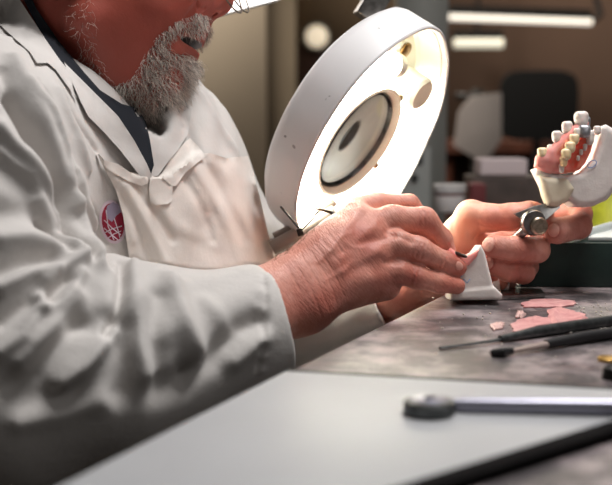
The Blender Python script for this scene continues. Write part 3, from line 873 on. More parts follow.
M['steel'] = mat('steel', (170, 166, 162), .28, 1, var=.25, vscale=120)
M['brass'] = mat('brass_screw', (150, 116, 70), .35, 1, var=.3, vscale=300)
lamp = empty('magnifier_lamp', L0 - LN * .05, 'white drop-shaped magnifier lamp with its glowing tube, hanging behind the hands', 'lamp')
LC = LP(353.5, 138.5, -.018)                                    # middle of the lens
out_px = [(301, 237), (294, 214), (297, 188), (309, 154), (330, 115), (355, 80), (385, 50), (410, 33), (429, 25), (440, 29), (447, 45), (447, 80), (440, 110), (425, 145), (405, 185), (388, 212), (362, 234), (334, 244), (314, 245)]
pl = []
for x, y in out_px:
    v = LP(x, y) - L0; pl.append((v @ LA, v @ LB))
pl = np.array(pl); cLB = np.array([(LC - L0) @ LA, (LC - L0) @ LB])
NA = 144; ang = np.linspace(0, 2 * math.pi, NA, endpoint=False)
pa = np.arctan2(pl[:, 1] - cLB[1], pl[:, 0] - cLB[0]); prd = np.hypot(pl[:, 0] - cLB[0], pl[:, 1] - cLB[1])
o_ = np.argsort(pa); pa, prd = pa[o_], prd[o_]
rad = np.interp(ang, np.r_[pa - 2 * math.pi, pa, pa + 2 * math.pi], np.r_[prd, prd, prd])
for _ in range(3): rad = (np.roll(rad, 1) + rad * 2 + np.roll(rad, -1)) / 4
def ring(h, f=None, off=0, rr=None):
    R_ = np.full(NA, rr) if rr is not None else rad * (f or 1) + off
    return [L0 + LN * h + LA * (cLB[0] + R_[i] * math.cos(ang[i])) + LB * (cLB[1] + R_[i] * math.sin(ang[i])) for i in range(NA)]
def loft(rings, closed=True):
    mb = MB(); vs = [p for r in rings for p in r]; n = NA; fs = []
    for a in range(len(rings) if closed else len(rings) - 1):
        b = (a + 1) % len(rings)
        for i in range(n): fs.append([a * n + i, a * n + (i + 1) % n, b * n + (i + 1) % n, b * n + i])
    return mb.add(vs, fs)
loft([ring(0), ring(.0015, off=-.0012), ring(.0015, off=-.0030), ring(0, off=-.0042), ring(-.004, off=-.0044), ring(-.004, off=-.0046),
      ring(-.034, off=-.006), ring(-.038, off=-.010), ring(-.040, rr=.061), ring(-.050, rr=.061), ring(-.052, off=-.020), ring(-.049, off=-.008), ring(-.042, off=-.0015), ring(-.036, off=0)]).build('housing', M['lamp_shell'], lamp)
loft([ring(-.006, off=-.0047), ring(-.033, off=-.0066), ring(-.0368, off=-.0110), ring(-.0385, rr=.063), ring(-.0375, rr=.063), ring(-.0360, off=-.0112), ring(-.0325, off=-.0076), ring(-.006, off=-.0057)]).build('reflector', M['lamp_white'], lamp)
# lens collar, lens, ring
col = [(-.050, .0565), (-.050, .0605), (-.012, .0640), (-.008, .0635), (-.0075, .0605), (-.012, .0580), (-.018, .0565)]
loft([ring(h, rr=r) for h, r in col]).build('lens_collar', M['lamp_white'], lamp)
loft([ring(h, rr=r) for h, r in ((-.020, .0545), (-.020, .0564), (-.0145, .0564), (-.0145, .0552))]).build('lens_ring', M['steel'], lamp)
LR = np.stack([LA, LB, LN], 1)
LCc = L0 + LA * cLB[0] + LB * cLB[1]
MB().ball(LCc - LN * .020, (.0550, .0550, .0038), LR, 48).build('lens', M['glass'], lamp)
# circular tube around the collar
tb = MB(); RR, rr_ = .085, .0120
pts = [LCc - LN * .020 + RR * (LA * math.cos(t) + LB * math.sin(t)) for t in np.linspace(math.radians(14), math.radians(346), 90)]
tb.tube(pts, rr_, 20).build('fluorescent_tube', M['lamp_tube'], lamp)
tc = []
for t0, t1 in ((-22, -14), (14, 22)):
    cap = MB(); cap.tube([LCc - LN * .020 + RR * (LA * math.cos(t) + LB * math.sin(t)) for t in np.linspace(math.radians(t0), math.radians(t1), 6)], rr_ + .0012, 20).build('tube_cap', M['lamp_white'], lamp)
# drum cover in the nose
dc = LP(399, 80, -.036)
MB().lathe(dc, LN, [(0, .0185), (.030, .0185), (.0335, .016), (.034, 0)]).build('starter_cover', M['lamp_white'], lamp)
for (x, y, h, r) in ((405, 50, -.034, .0085), (399, 98, -.012, .004), (375, 165, -.010, .004), (357, 198, -.012, .004)):
    c = LP(x, y, h); MB().lathe(c, LN, [(0, r), (.002, r), (.003, r * .8), (.003, 0)], 20).build('screw', M['brass'], lamp)
# bracket and arm that carry the head
bc = LP(398, 25, -.050)
MB().box(P(372, 6, 1.15), (.012, .012, .016), basis(.5 * RT + .8 * UP), .003).build('bracket', M['steel'], lamp)
MB().tube([P(374, 12, 1.15), P(366, -6, 1.16), P(352, -60, 1.2), P(330, -170, 1.32)], [.009, .009, .010, .010], 20).build('arm', M['lamp_shell'], lamp)
MB().tube([P(272, 248, 1.12), P(300, 233, 1.12), P(335, 212, 1.13)], .0075, 14).tube([P(274, 237, 1.13), P(300, 224, 1.13), P(335, 202, 1.14)], .0045, 14).build('arm', M['rail'], lamp)
MB().tube([P(281, 207, 1.03), P(292, 220, 1.01), P(303, 233, 1.005)], .0011, 8).build('cord', M['dark_metal'], lamp)
MB().box(P(300, 232, 1.005), (.0035, .003, .0028), basis(RT + .3 * UP), .0008).build('clip', M['dark_metal'], lamp)
MB().tube([P(301, 231, 1.0), P(313, 219, 1.0), P(323, 204, 1.0)], [.0007, .0006, .0003], 8).build('wire', M['dark_metal'], lamp)

# ================================================================== ARTICULATOR WITH CASTS
M['plaster'] = mat('dental_plaster', (232, 224, 218), .7, col2=(218, 208, 202), vscale=60, bump=.4, bscale=260, bdist=.0006, sub=.05)
M['stone'] = mat('cream_stone', (232, 220, 196), .65, col2=(222, 208, 180), vscale=70, bump=.35, bscale=240, bdist=.0006)
M['gum'] = mat('pink_gum_wax', (252, 178, 170), .35, col2=(248, 152, 142), vscale=120, bump=.3, bscale=300, bdist=.0006, sub=.2)
M['gum_red'] = mat('red_gum_wax', (250, 118, 98), .35, col2=(252, 150, 126), vscale=160, bump=.4, bscale=300, bdist=.0006, sub=.2)
M['tooth'] = mat('ivory_tooth', (236, 208, 160), .28, col2=(240, 220, 184), vscale=160, sub=.15)
M['tooth_white'] = mat('white_tooth', (240, 230, 222), .3, col2=(230, 214, 206), vscale=160, sub=.1)
M['amalgam'] = mat('grey_metal_tooth', (176, 176, 180), .35, .6, var=.2, vscale=300)
M['blue_ink'] = mat('blue_ink', (120, 150, 200), .7)
art = empty('dental_articulator', P(505, 297, 1.03), 'small steel articulator held open in the left hand, carrying a pink denture cast', 'dental tool')
def sdf_obj(fl, name, m, parent, sm=1, tweak=None):
    v, f = fl.mesh(); v = smooth_v(v, f, sm)
    if tweak: v = tweak(v, f)
    v = v - np.array(parent.matrix_world.translation) if parent else v
    return link(name, from_np(name, v, f), m, parent)
bpy.context.view_layer.update()
uc = Field(.0008)
uc.prism([(533, 168), (546, 175), (560, 177), (576, 174), (588, 162), (594, 146), (597, 130), (601, 126), (610, 131), (617, 146), (617, 174), (611, 190), (602, 201), (588, 207), (572, 207), (562, 200), (555, 192), (543, 188), (538, 178)], 1.035, .021, .006, k=.004)
uc.cone(P(541, 172, 1.02), P(556, 180, 1.016), .006, .005, k=.006)
sdf_obj(uc, 'upper_cast', M['plaster'], art)['label'] = 'white plaster upper cast'
ucast = bpy.data.objects['upper_cast']; bpy.context.view_layer.update()
def cast_obj(fl, name, m, par=None, label=None):
    o = sdf_obj(fl, name, m, art); p = par or ucast; o.parent = p
    if label: o['label'] = label
    return o
sn = Field(.0008); sn.prism([(537, 176), (566, 179), (573, 189), (566, 202), (556, 207), (546, 206), (542, 196)], 1.018, .0100, .006, k=.002); cast_obj(sn, 'stone_neck', M['stone'], label='cream stone neck')
g = Field(.0006)
g.prism([(534, 167), (536, 157), (543, 150), (552, 145), (560, 138), (570, 129), (580, 121), (588, 122), (588, 130), (577, 140), (567, 152), (562, 164), (560, 174), (548, 174)], 1.016, .0060, .0035, k=.004)
g.ell(P(547, 160, 1.011), (.010, .006, .007), k=.006); g.cone(P(552, 152, 1.010), P(578, 130, 1.012), .0042, .0040, k=.005)
cast_obj(g, 'gum', M['gum'], label='pale pink gum ridge')
g = Field(.0006)
g.prism([(560, 174), (562, 160), (572, 148), (580, 138), (588, 134), (592, 140), (590, 152), (584, 164), (574, 172)], 1.022, .0060, .0030, k=.004)
g.cone(P(578, 166, 1.016), P(588, 142, 1.018), .0030, .0022, k=.004)
g.ell(P(572, 162, 1.010), (.006, .007, .008), k=.004, op='s')
cast_obj(g, 'gum', M['gum_red'], label='bright red gum hollow')
teeth = [ # px, py, d, rx, ry (mm), material, name
 (542, 152.5, 1.010, 3.9, 3.7, 'tooth'), (550, 147.5, 1.012, 2.2, 2.4, 'tooth_white'), (556.5, 136.5, 1.012, 3.8, 4.4, 'tooth_white'), (562, 136, 1.014, 2.2, 2.6, 'tooth_white'),
 (567, 127.5, 1.014, 4.2, 4.8, 'tooth_white'), (581, 119, 1.014, 5.6, 5.8, 'tooth_white'), (586, 122, 1.016, 3.4, 4.4, 'amalgam'), (584, 131, 1.010, 5.0, 4.4, 'amalgam'), (577, 132, 1.008, 2.8, 3.0, 'tooth_white'),
 (574, 139, 1.006, 4.0, 3.8, 'tooth'), (570, 147, 1.004, 4.2, 4.0, 'tooth'), (566, 154, 1.003, 4.0, 4.0, 'tooth'), (563.5, 161, 1.004, 3.2, 3.8, 'tooth'), (561.5, 168, 1.007, 2.2, 3.6, 'tooth_white'),
 (585, 147, 1.014, 1.8, 2.6, 'tooth_white'), (581, 152, 1.014, 1.6, 2.2, 'tooth_white'), (578, 158, 1.014, 1.5, 2.0, 'tooth_white'), (590, 137, 1.014, 3.4, 5.4, 'tooth_white'), (597, 130, 1.018, 3.0, 3.2, 'tooth_white')]
for x, y, d, a, b, mt in teeth:
    t = Field(.0005); c = P(x, y, d); a *= .001 * 1.08; b *= .001 * 1.08
    t.ell(c, (a, a * 1.05, b), k=.001)
    for sx, sy in ((-.5, -.4), (.5, -.4), (-.4, .5), (.5, .5)):
        t.ell(c + RT * a * sx + UP * b * .55 + FWD * a * sy, (a * .5, a * .5, b * .5), k=a * .6)
    t.ell(c - FWD * a * .2 - UP * b * .7, (a * .8, a * .8, b * .6), k=a * .8)
    cast_obj(t, 'tooth', M[mt])
MB().tube([P(592 + 4.5 * math.cos(t), 164 + 3.5 * math.sin(t) - 1.5 * math.cos(t), 1.0135) for t in np.linspace(0, 6.28, 20)], .0004, 6, cap=False) .build('ink_mark', M['blue_ink'], art).parent = ucast
# steel frame
MB().prism([P(514, 214, 1.012), P(534, 206, 1.014), P(556, 201, 1.016), P(561, 207, 1.014), P(544, 222, 1.01), P(536, 229, 1.008), P(526, 222, 1.01)], FWD * .005, .0008).build('upper_frame', M['steel'], art)
hx = -FWD * .95 + RT * .22 - UP * .1
kn = MB(); hb = P(530, 222, 1.010)
kn.lathe(hb + .003 * hx, hx, [(0, .011), (.0015, .0118), (.006, .0118), (.0075, .0108), (.0075, .0088)], 28)
kn.build('lock_ring', M['steel'], art)
M['bronze'] = mat('worn_bronze', (196, 178, 156), .38, 1, var=.25, vscale=260)
MB().lathe(hb + .006 * hx + P(534, 225, 1.0) - P(530, 222, 1.0), hx, [(0, .0082), (.006, .0082), (.0072, .0070), (.0074, .0066), (.0070, .0064), (.0070, 0)], 40).build('hinge_screw', M['bronze'], art)
MB().tube([P(528, 228, 1.008), P(518, 236, 1.012), P(507, 243, 1.02)], [.005, .0042, .003], 14).build('lever', M['steel'], art)
MB().prism([P(497, 270, 1.045), P(506, 270, 1.045), P(510, 284, 1.045), P(508, 298, 1.045), P(498, 297, 1.045)], FWD * .012, .001).build('lower_frame', M['steel'], art)
MB().prism([P(493, 276, 1.040), P(498, 270, 1.040), P(501, 292, 1.040), P(493, 292, 1.04)], FWD * .005, .0008).build('frame_post', M['plaster'], art)
z0 = TABLE + .0005
foot = [T(482, 301, z0), T(545, 297.5, z0), T(541, 292.5, z0), T(486, 291, z0)]
MB().prism([f for f in foot], np.array([0, 0, .004]), .001).build('foot_plate', M['steel'], art)

# lower cast held by the right hand, standing on the bench
lc = Field(.0008)
lc.prism([(478, 248), (482, 256), (487, 276), (493, 300), (450, 302), (447, 292), (450, 276), (458, 268), (466, 262), (472, 256)], 1.003, .018, .0025, k=.003)
lc.prism([(448, 294), (492, 290), (499, 297), (498, 302), (448, 302)], 1.003, .019, .002, k=.003)
low = lc.mesh(); lv = smooth_v(low[0], low[1], 1)
lcast = link('denture_block', from_np('denture_block', lv, low[1]), M['plaster'])
zmin = lv[:, 2].min(); lcast.location.z = TABLE + .0006 - zmin
tag(lcast, 'white wedge of plaster with a pink gum, standing on the bench between both hands', 'dental cast')
bpy.context.view_layer.update()
g = Field(.0006)
g.prism([(444, 251), (449, 247), (455, 252), (464, 256), (472, 252), (478, 249), (476, 256), (468, 265), (458, 268), (450, 264), (444, 258)], .992, .010, .003, k=.003)
for pts in ([(461, 283), (464, 279), (467, 283), (470, 279)], [(462, 289), (466, 288), (465, 292), (470, 290), (473, 292)], [(458, 277), (462, 276)]):
    o = MB().tube([P(x, y, 1.003 - .0182) for x, y in pts], .0004, 6).build('ink_mark', M['blue_ink'], lcast)
v, f = g.mesh(); o = link('gum', from_np('gum', v, f), M['gum'], lcast); o.matrix_parent_inverse = lcast.matrix_world.inverted(); o['label'] = 'pink wax gum'

# carving tool through the right hand
M['tool'] = mat('tool_steel', (70, 64, 60), .3, .9)
tool = MB().tube([P(298, 203, .972), P(318, 209, .985), P(330, 212, 1.0), P(334, 214, 1.0), P(344, 217.5, 1.0), P(390, 232, 1.0), P(446, 251, .992), P(456, 253.5, .984), P(464, 256, .978), P(467, 257, .977)],
                 [.0004, .0009, .0014, .0022, .0026, .0026, .0022, .0018, .0017, .0010], 14).build('carving_tool', M['tool'])
tag(tool, 'thin dark steel carving tool held in the right hand, its tip on the pink gum', 'tool')

# ================================================================== BENCH AND WHAT LIES ON IT
k = NT('bench_top')
nz = k.noise(26, detail=8, rough=.68)
c = k.ramp(nz, [(.3, (54, 54, 55)), (.47, (92, 86, 87)), (.58, (150, 138, 139)), (.72, (186, 170, 170))])
c = k.mix(k.ramp(k.noise(230, detail=3), [(.60, (0, 0, 0)), (.70, (150, 150, 150))]), c, (188, 182, 178))
c = k.mix(k.ramp(k.noise(34, detail=5), [(.58, (0, 0, 0)), (.72, (120, 120, 120))]), c, (178, 136, 134))
k.l(c, k.b.inputs['Base Color']); k.b.inputs['Roughness'].default_value = .30
sc_ = k.n('ShaderNodeMapping'); sc_.inputs['Scale'].default_value = (1, 14, 1); k.l(k.coords((1, 1, 1), (0, 0, .3)), sc_.inputs['Vector'])
k.l(k.bump(k.noise(60, sc_.outputs['Vector'], 5), .35, .001), k.b.inputs['Normal'])
M['bench'] = k.m
M['bench_edge'] = mat('bench_edge', (150, 136, 120), .6, var=.2)
M['white_board'] = mat('white_board', (176, 177, 179), .45, var=.03, vscale=12, bump=.06, bscale=90)
M['black_trim'] = mat('black_trim', (22, 20, 22), .5)
M['soft_black'] = mat('edge_and_shade_black', (14, 12, 13), .95, spec=.1)
M['wood'] = mat('brown_wood', (112, 66, 50), .5, var=.25, vscale=12)
M['dark_green'] = mat('dark_green_paint', (20, 40, 36), .55, col2=(26, 48, 42), vscale=60, bump=.2, bscale=200)
eA, eB = T(60, 485), T(478, 278); ed = (eB - eA); ed /= np.linalg.norm(ed)
n_ = eA - ed * ((eA[1] - .30) / ed[1]); f_ = eA + ed * ((2.25 - eA[1]) / ed[1])
bench = empty('workbench', (1.2, 1.2, 0), 'long grey stained workbench in front of the person, covered in wax and plaster smears', 'workbench')
MB().prism([n_, (2.4, .30, TABLE), (2.4, 2.25, TABLE), f_], (0, 0, -.035), .002).build('bench_top', M['bench'], bench)
for lx, ly in ((.35, .42), (2.3, .42), (2.3, 2.15), (1.25, 2.15)):
    MB().box((lx, ly, (TABLE - .035) / 2), (.03, .03, (TABLE - .035) / 2)).build('leg', M['bench_edge'], bench)
# white board on the bench
ZB = TABLE + .005
brd = [T(286, 371, ZB), T(700, 394.5, ZB), T(300, 518, ZB), T(10, 511, ZB)]
board = MB().prism([b - np.array([0, 0, .0048]) for b in brd], (0, 0, .0048), .0006).build('white_board', M['white_board'])
tag(board, 'smooth white board with black edges lying on the near end of the workbench', 'board')
def strip(a, b, w, side):
    d = (b - a) / np.linalg.norm(b - a); s = np.cross([0, 0, 1], d) * side
    return [a, b, b + s * w, a + s * w]
MB().prism([p - np.array([0, 0, .0049]) for p in strip(brd[0], brd[1], .0034, 1)], (0, 0, .0054), .0003).build('edge_trim', M['black_trim'], board)['label'] = 'black edge strip with its shadow painted in'
MB().prism([p - np.array([0, 0, .0049]) for p in strip(brd[2], brd[1], .012, -1)], (0, 0, .0060), .0006).build('edge_trim', M['soft_black'], board)['label'] = 'black edge strip with its shadow painted in'  # black trim of the near edge, its shadow included in the strip
# chrome hand instrument in front
M['chrome'] = mat('satin_chrome', (150, 149, 162), .36, .8)
M['gun'] = mat('grey_metal', (96, 98, 98), .38, .85, var=.3, vscale=160)
ins = empty('torque_wrench', T(428, 414, ZB), 'blurred steel ratchet wrench with a round head lying on the white board', 'wrench')
c0 = T(429, 414, ZB)
hd = MB().lathe(c0 + np.array([0, 0, .0003]), (0, 0, 1), [(0, .0128), (.001, .0142), (.0062, .0142), (.0075, .013)], 48)
hd.build('head', M['gun'], ins)
MB().lathe(c0 + np.array([0, 0, .0076]), (0, 0, 1), [(0, .0095), (.0010, .0095), (.0016, .0080), (.0016, .0035), (.0030, .0030), (.0030, 0)], 36).build('ratchet_dial', M['chrome'], ins)
for a in np.linspace(0, 2 * math.pi, 10, endpoint=False):
    MB().lathe(c0 + np.array([math.cos(a) * .0112, math.sin(a) * .0112, .0074]), (0, 0, 1), [(0, .0010), (.0008, .0010), (.0011, 0)], 10).build('rivet', M['chrome'], ins)
MB().tube([T(449, 411, ZB) + np.array([0, 0, .0038]), T(470, 412, ZB) + np.array([0, 0, .0036]), T(640, 416, ZB) + np.array([0, 0, .0048]), T(800, 422, ZB) + np.array([0, 0, .0048])], [.0036, .0044, .0046, .0046], 20).build('shaft', M['chrome'], ins)

# wax scraps
M['wax'] = mat('pink_wax', (212, 158, 156), .5, col2=(192, 128, 128), vscale=90, bump=.3, bscale=200)
M['wax_pale'] = mat('pale_wax', (214, 176, 170), .5, var=.1, vscale=60)
M['chip'] = mat('plaster_chip', (222, 214, 204), .7)
scr = [([(521, 304), (534, 300), (556, 300), (574, 302), (576, 305), (560, 308), (540, 308), (524, 308)], 'wax', 'long thin pink wax shaving lying nearest the dark green box'),
       ([(511, 325), (520, 320), (536, 317), (552, 320), (556, 327), (546, 333), (528, 335), (514, 332)], 'wax', 'broad rounded pink wax scrap left of the crumpled one'),
       ([(548, 311), (558, 308), (574, 312), (586, 317), (590, 324), (580, 330), (566, 332), (554, 328), (548, 320)], 'wax', 'thick crumpled pink wax scrap beside the plaster crumbs'),
       ([(490, 326), (498, 323), (504, 324), (503, 329), (494, 331)], 'wax_pale', 'small pale wax chip behind the grey spatula'),
       ([(515, 315), (521, 312), (526, 315), (522, 319), (516, 318)], 'wax_pale', 'tiny pale wax chip above the broad pink scrap')]
for i, (pg, mt, lb) in enumerate(scr):
    q0_ = [T(x, y, TABLE + .0004) for x, y in pg]; q = []
    for j in range(len(q0_)):
        a_, b_ = q0_[j], q0_[(j + 1) % len(q0_)]
        for u in (0, .25, .5, .75): q.append(a_ + (b_ - a_) * u + np.array([*rng.normal(0, .0006, 2), 0]))
    cc = sum(q) / len(q)
    mb = MB(); n = len(q); vs = []
    for lv_, (f1, hz) in enumerate(((1, 0), (1.0, .0012), (.7, .0022 + .0006 * (i % 3)), (.35, .0018))):
        vs += [cc + (p - cc) * f1 * (1 + .06 * math.sin(j * 2.3 + i)) + np.array([0, 0, hz + .0005 * math.sin(j * 1.7 + i) * (lv_ > 1)]) for j, p in enumerate(q)]
    fs = [list(range(n))[::-1]] + [[a * n + j, a * n + (j + 1) % n, (a + 1) * n + (j + 1) % n, (a + 1) * n + j] for a in range(3) for j in range(n)] + [[3 * n + j for j in range(n)]]
    o = mb.add(vs, fs).build('wax_scrap', M[mt]); tag(o, lb, 'wax scrap', 'wax scraps on the bench')
cr = MB()
for _ in range(90):
    x, y = (rng.uniform(570, 612), rng.uniform(300, 330)) if rng.random() < .6 else (rng.uniform(430, 612), rng.uniform(292, 360))
    r = rng.uniform(.0004, .0012); cr.ball(T(x, y, TABLE) + np.array([0, 0, r * .7]), (r, r * rng.uniform(.6, 1), r * .7), seg=6)
crumbs = cr.build('plaster_crumbs', M['chip']); tag(crumbs, 'white plaster crumbs scattered over the grey bench', 'crumbs', kind='stuff')
# tools lying on the bench
def up(p, h): return p + np.array([0, 0, h])
br = empty('wax_brush', T(540, 352), 'black handled brush with a dark tip lying diagonally in front of the wax scraps', 'brush')
MB().tube([up(T(546, 350), .0042), up(T(580, 344), .0048), up(T(640, 335), .0046), up(T(720, 324), .003)], [.0034, .0045, .0045, .002], 18).build('handle', M['black_trim'], br)
MB().tube([up(T(512, 355.5), .0032), up(T(546, 350), .0040)], [.0022, .0032], 16, sy=.8).build('ferrule', mat('worn_ferrule', (176, 158, 150), .4, .4), br)
MB().tube([up(T(513, 355), .0032), up(T(502, 357.5), .0034), up(T(493, 357), .0028), up(T(490, 355.5), .0025)], [.0022, .0036, .0030, .0006], 14).build('bristles', M['black_trim'], br)
sp = empty('wax_spatula', T(500, 345), 'grey steel spatula lying behind the black brush', 'spatula')
MB().tube([up(T(440, 350), .0015), up(T(470, 347), .0022), up(T(500, 343), .0026)], [.0018, .0016, .0024], 12, sy=.6).build('blade', M['gun'], sp)
MB().tube([up(T(500, 343), .0030), up(T(540, 337), .0046), up(T(640, 322), .0046), up(T(700, 313), .002)], [.0026, .0046, .0046, .002], 16).build('handle', M['gun'], sp)
M['brassy'] = mat('brass_disc', (200, 160, 90), .35, .8)
o = MB().lathe(T(608, 361) + np.array([0, 0, .0004]), (0, 0, 1), [(0, .007), (.002, .007), (.0026, .006), (.0026, 0)], 30).build('brass_disc', M['brassy']); tag(o, 'small brass disc lying near the black brush handle', 'disc')
o = MB().lathe(T(614, 379) + np.array([0, 0, .0004]), (0, 0, 1), [(0, .008), (.007, .007), (.009, .004), (.009, 0)], 30).build('dark_knob', M['dark_metal']); tag(o, 'dark brown knob at the edge of the bench beside the white board', 'knob')

# dark green box with what lies on it
bx = MB(); p0, p1 = T(520, 287), T(760, 289); hgt = (TABLE + .0445)
dirx = (p1 - p0) / np.linalg.norm(p1 - p0); back = np.array([-dirx[1], dirx[0], 0]) * .12
bx.prism([p0 + [0, 0, .0005], p1 + [0, 0, .0005], p1 + back + [0, 0, .0005], p0 + back + [0, 0, .0005]], (0, 0, .044), .0015)
gbox = bx.build('storage_box', M['dark_green']); tag(gbox, 'low dark green box on the bench behind the left hand', 'box')
ZG = TABLE + .0450
M['clear_plastic'] = mat('clear_plastic', (226, 232, 230), .2); M['clear_plastic'].node_tree.nodes['Principled BSDF'].inputs['Transmission Weight'].default_value = .35
tb_ = MB().tube([T(578, 241, ZG) + [0, 0, .005], T(605, 233, ZG) + [0, 0, .0056], T(650, 222, ZG) + [0, 0, .006]], [.0045, .0052, .0052], 18).build('plastic_tube', M['clear_plastic']); tag(tb_, 'pale translucent plastic tube lying on the dark green box', 'tube')
M['paper_bag'] = mat('white_plastic_wrap', (214, 218, 216), .35, var=.1)
sh = MB()
q0, q1, q2, q3 = T(588, 241, ZG), T(660, 241, ZG), T(660, 232, ZG), T(600, 232, ZG)
sh.prism([q0 + [0, 0, .0003], q1 + [0, 0, .0003], q2 + [0, 0, .0003], q3 + [0, 0, .0003]], (0, 0, .0035), .001)
o = sh.build('folded_wrap', M['paper_bag']); tag(o, 'folded white plastic wrap on the dark green box beside the tube', 'wrap')
# yellow-green tub
yb = T(612, 246, TABLE); yb = np.array([CAM[0] + (622 - 306) / F * 1.45, 1.45, TABLE + .0006])
M['yellow'] = mat('yellow_green_plastic', (202, 206, 60), .45, var=.15, vscale=30)
tub = empty('squeeze_bottle', yb, 'yellow green plastic bottle standing behind the white denture cast', 'bottle')
MB().lathe(yb, (0, 0, 1), [(0, .036), (.004, .040), (.078, .040), (.092, .034), (.098, .018)], 36).build('bottle_body', M['yellow'], tub)
MB().lathe(yb + [0, 0, .098], (0, 0, 1), [(0, .016), (.016, .015), (.020, .008), (.036, .004)], 24).build('nozzle', M['paper_bag'], tub)

# white jar behind the hands
M['jar'] = mat('white_jar', (212, 206, 204), .4); M['jar_lid'] = mat('jar_lid', (190, 186, 184), .4); M['jar_label'] = mat('jar_label', (120, 84, 84), .6)
jp = np.array([(449 - 306) / F * 2.0, 1.99, TABLE + .0006])
jar = empty('plaster_jar', jp, 'small white jar with a dark band standing between the lamp and the left hand', 'jar')
MB().lathe(jp, (0, 0, 1), [(0, .026), (.003, .028), (.030, .028)], 32).build('jar_body', M['jar'], jar)
MB().lathe(jp + [0, 0, .030], (0, 0, 1), [(0, .0282), (.006, .0282)], 32).build('band', M['jar_label'], jar)['label'] = 'dark brown band'
MB().lathe(jp + [0, 0, .036], (0, 0, 1), [(0, .030), (.012, .030), (.014, .028), (.014, 0)], 32).build('lid', M['jar_lid'], jar)

# ================================================================== ROOM BEHIND
def W(px, y): return (px - 306) / F * y
def Z(py, y):
    v = ray(306, py); return CAM[2] + v[2] * (y / v[1])
def struct(o): o['kind'] = 'structure'; return o
M['wall_beige'] = mat('beige_wall', (200, 184, 162), .8, var=.04, vscale=2)
M['wall_brown'] = mat('brown_wall', (112, 88, 74), .8, var=.08, vscale=2)
M['floor'] = mat('grey_floor', (96, 88, 82), .5, var=.15, vscale=3)
M['ceil'] = mat('ceiling', (150, 140, 130), .9)
M['door'] = mat('dark_door', (58, 38, 32), .6)
M['column'] = mat('grey_column', (158, 158, 152), .6)
YB = 7.2
struct(MB().box((1.0, 3.2, -.02), (5.0, 4.6, .02)).build('floor', M['floor']))
struct(MB().box((2.9, YB + .05, 1.4), (3.1, .05, 1.4)).build('wall_back', M['wall_brown']))
struct(MB().box((-2.3, 5.05, 1.4), (2.3 + W(266, 5.0), .05, 1.4)).build('wall_left', M['wall_beige']))
struct(MB().box((W(281, YB) , YB - .08, 1.4), (.10, .05, 1.4)).build('trim_1', M['wall_beige']))
struct(MB().box((W(322, YB), YB - .03, Z(42, YB) / 2), (W(350, YB) / 2 - W(293, YB) / 2, .03, Z(42, YB) / 2)).build('door_1', M['door']))
struct(MB().box((W(340, YB), YB - .02, Z(42, YB) + .5), (.36, .02, .5)).build('trim_2', mat('door_head_wall', (150, 130, 108), .8)))
col_ = struct(MB().box((W(422, 2.6), 2.66, 1.4), (W(446, 2.6) / 2 - W(398, 2.6) / 2, .06, 1.4)).build('trim_3', M['column']))
# round wall lamp
rp = np.array([W(317, 6.8), YB - .065, Z(33, 6.8)])
rl = empty('round_wall_lamp', rp, 'round glowing wall lamp above the dark doorway', 'lamp')
MB().lathe(rp + [0, .0, 0], (0, -1, 0), [(0, .085), (.03, .085), (.035, .075)], 32).build('lamp_base', M['column'], rl)
MB().ball(rp + [0, -.04, 0], (.070, .03, .070)).build('lamp_shade', mat('lit_opal', (255, 245, 225), .4, emit=(255, 236, 205), estr=.6), rl)
# task lamps of the bench behind
M['lit'] = mat('lit_diffuser', (255, 250, 235), .4, emit=(255, 246, 232), estr=1.0)
M['lit2'] = mat('lit_diffuser_warm', (255, 250, 235), .4, emit=(240, 236, 212), estr=.75)
def batten(x0, x1, py, y, ph, m, lab, arm):
    a = np.array([W(x0, y), y, Z(py, y)]); b = np.array([W(x1, y), y, Z(py, y)])
    if arm: b = np.array([W(x1, y), y, Z(py + 5, y)])
    r = ph / F * y / 2 * .68
    e = empty('bench_lamp', (a + b) / 2 - [0, 0, r], lab, 'lamp')
    MB().tube([a, b], r, 16).build('lit_tube', m, e)
    MB().prism([a + [0, -.02, r * .9], b + [0, -.02, r * .9], b + [0, .10, r * .9], a + [0, .10, r * .9]], (0, 0, .05), .008).build('hood', M['dark_metal'], e)
    if arm: MB().tube([b + [.0, .05, .0], b + [.06, .05, .04], b + [.03, .06, .16], b + [-.12, .08, .30], b + [-.16, .10, .9]], .018, 12).build('arm', M['black_trim'], e)
    else: MB().tube([(a + b) / 2 + [0, .05, .03], (a + b) / 2 + [0, .05, .9]], .012, 12).build('arm', M['black_trim'], e)
batten(447, 587, 17, 6.0, 9.5, M['lit'], 'long slim lit bench lamp with a curved black arm, above the black chair', True)
batten(452, 500, 43, 6.6, 14, M['lit2'], 'short pale lit lamp beside the grey column', False)
# far bench, chair, towel, clutter
fb = empty('far_bench', (1.1, 6.0, 0), 'red brown wooden bench far behind, under the black chair back', 'bench')
yt = 5.6; zt = Z(141, yt)
MB().box((W(535, yt), yt + .3, zt - .03), (W(640, yt) / 2 - W(430, yt) / 2 , .3, .030), bevel=.004).build('bench_top', M['wood'], fb)
for x in (446, 628):
    MB().box((W(x, yt), yt + .1, (zt - .06) / 2), (.04, .04, (zt - .06) / 2)).build('leg', M['wood'], fb)
MB().box((W(535, yt), yt + .5, (zt - .06) / 2), (W(640, yt) / 2 - W(430, yt) / 2 - .05, .02, (zt - .06) / 2)).build('back_panel', M['door'], fb)
M['blackfab'] = mat('black_fabric', (9, 9, 10), .9)
yc = 5.35; ch = empty('office_chair', (W(538, yc), yc, 0), 'black office chair with a rounded back in front of the far bench', 'chair')
cx = W(538, yc); hw = (W(578, yc) - W(500, yc)) / 2; zb, zt2 = Z(141, yc), Z(70, yc)
pf = []
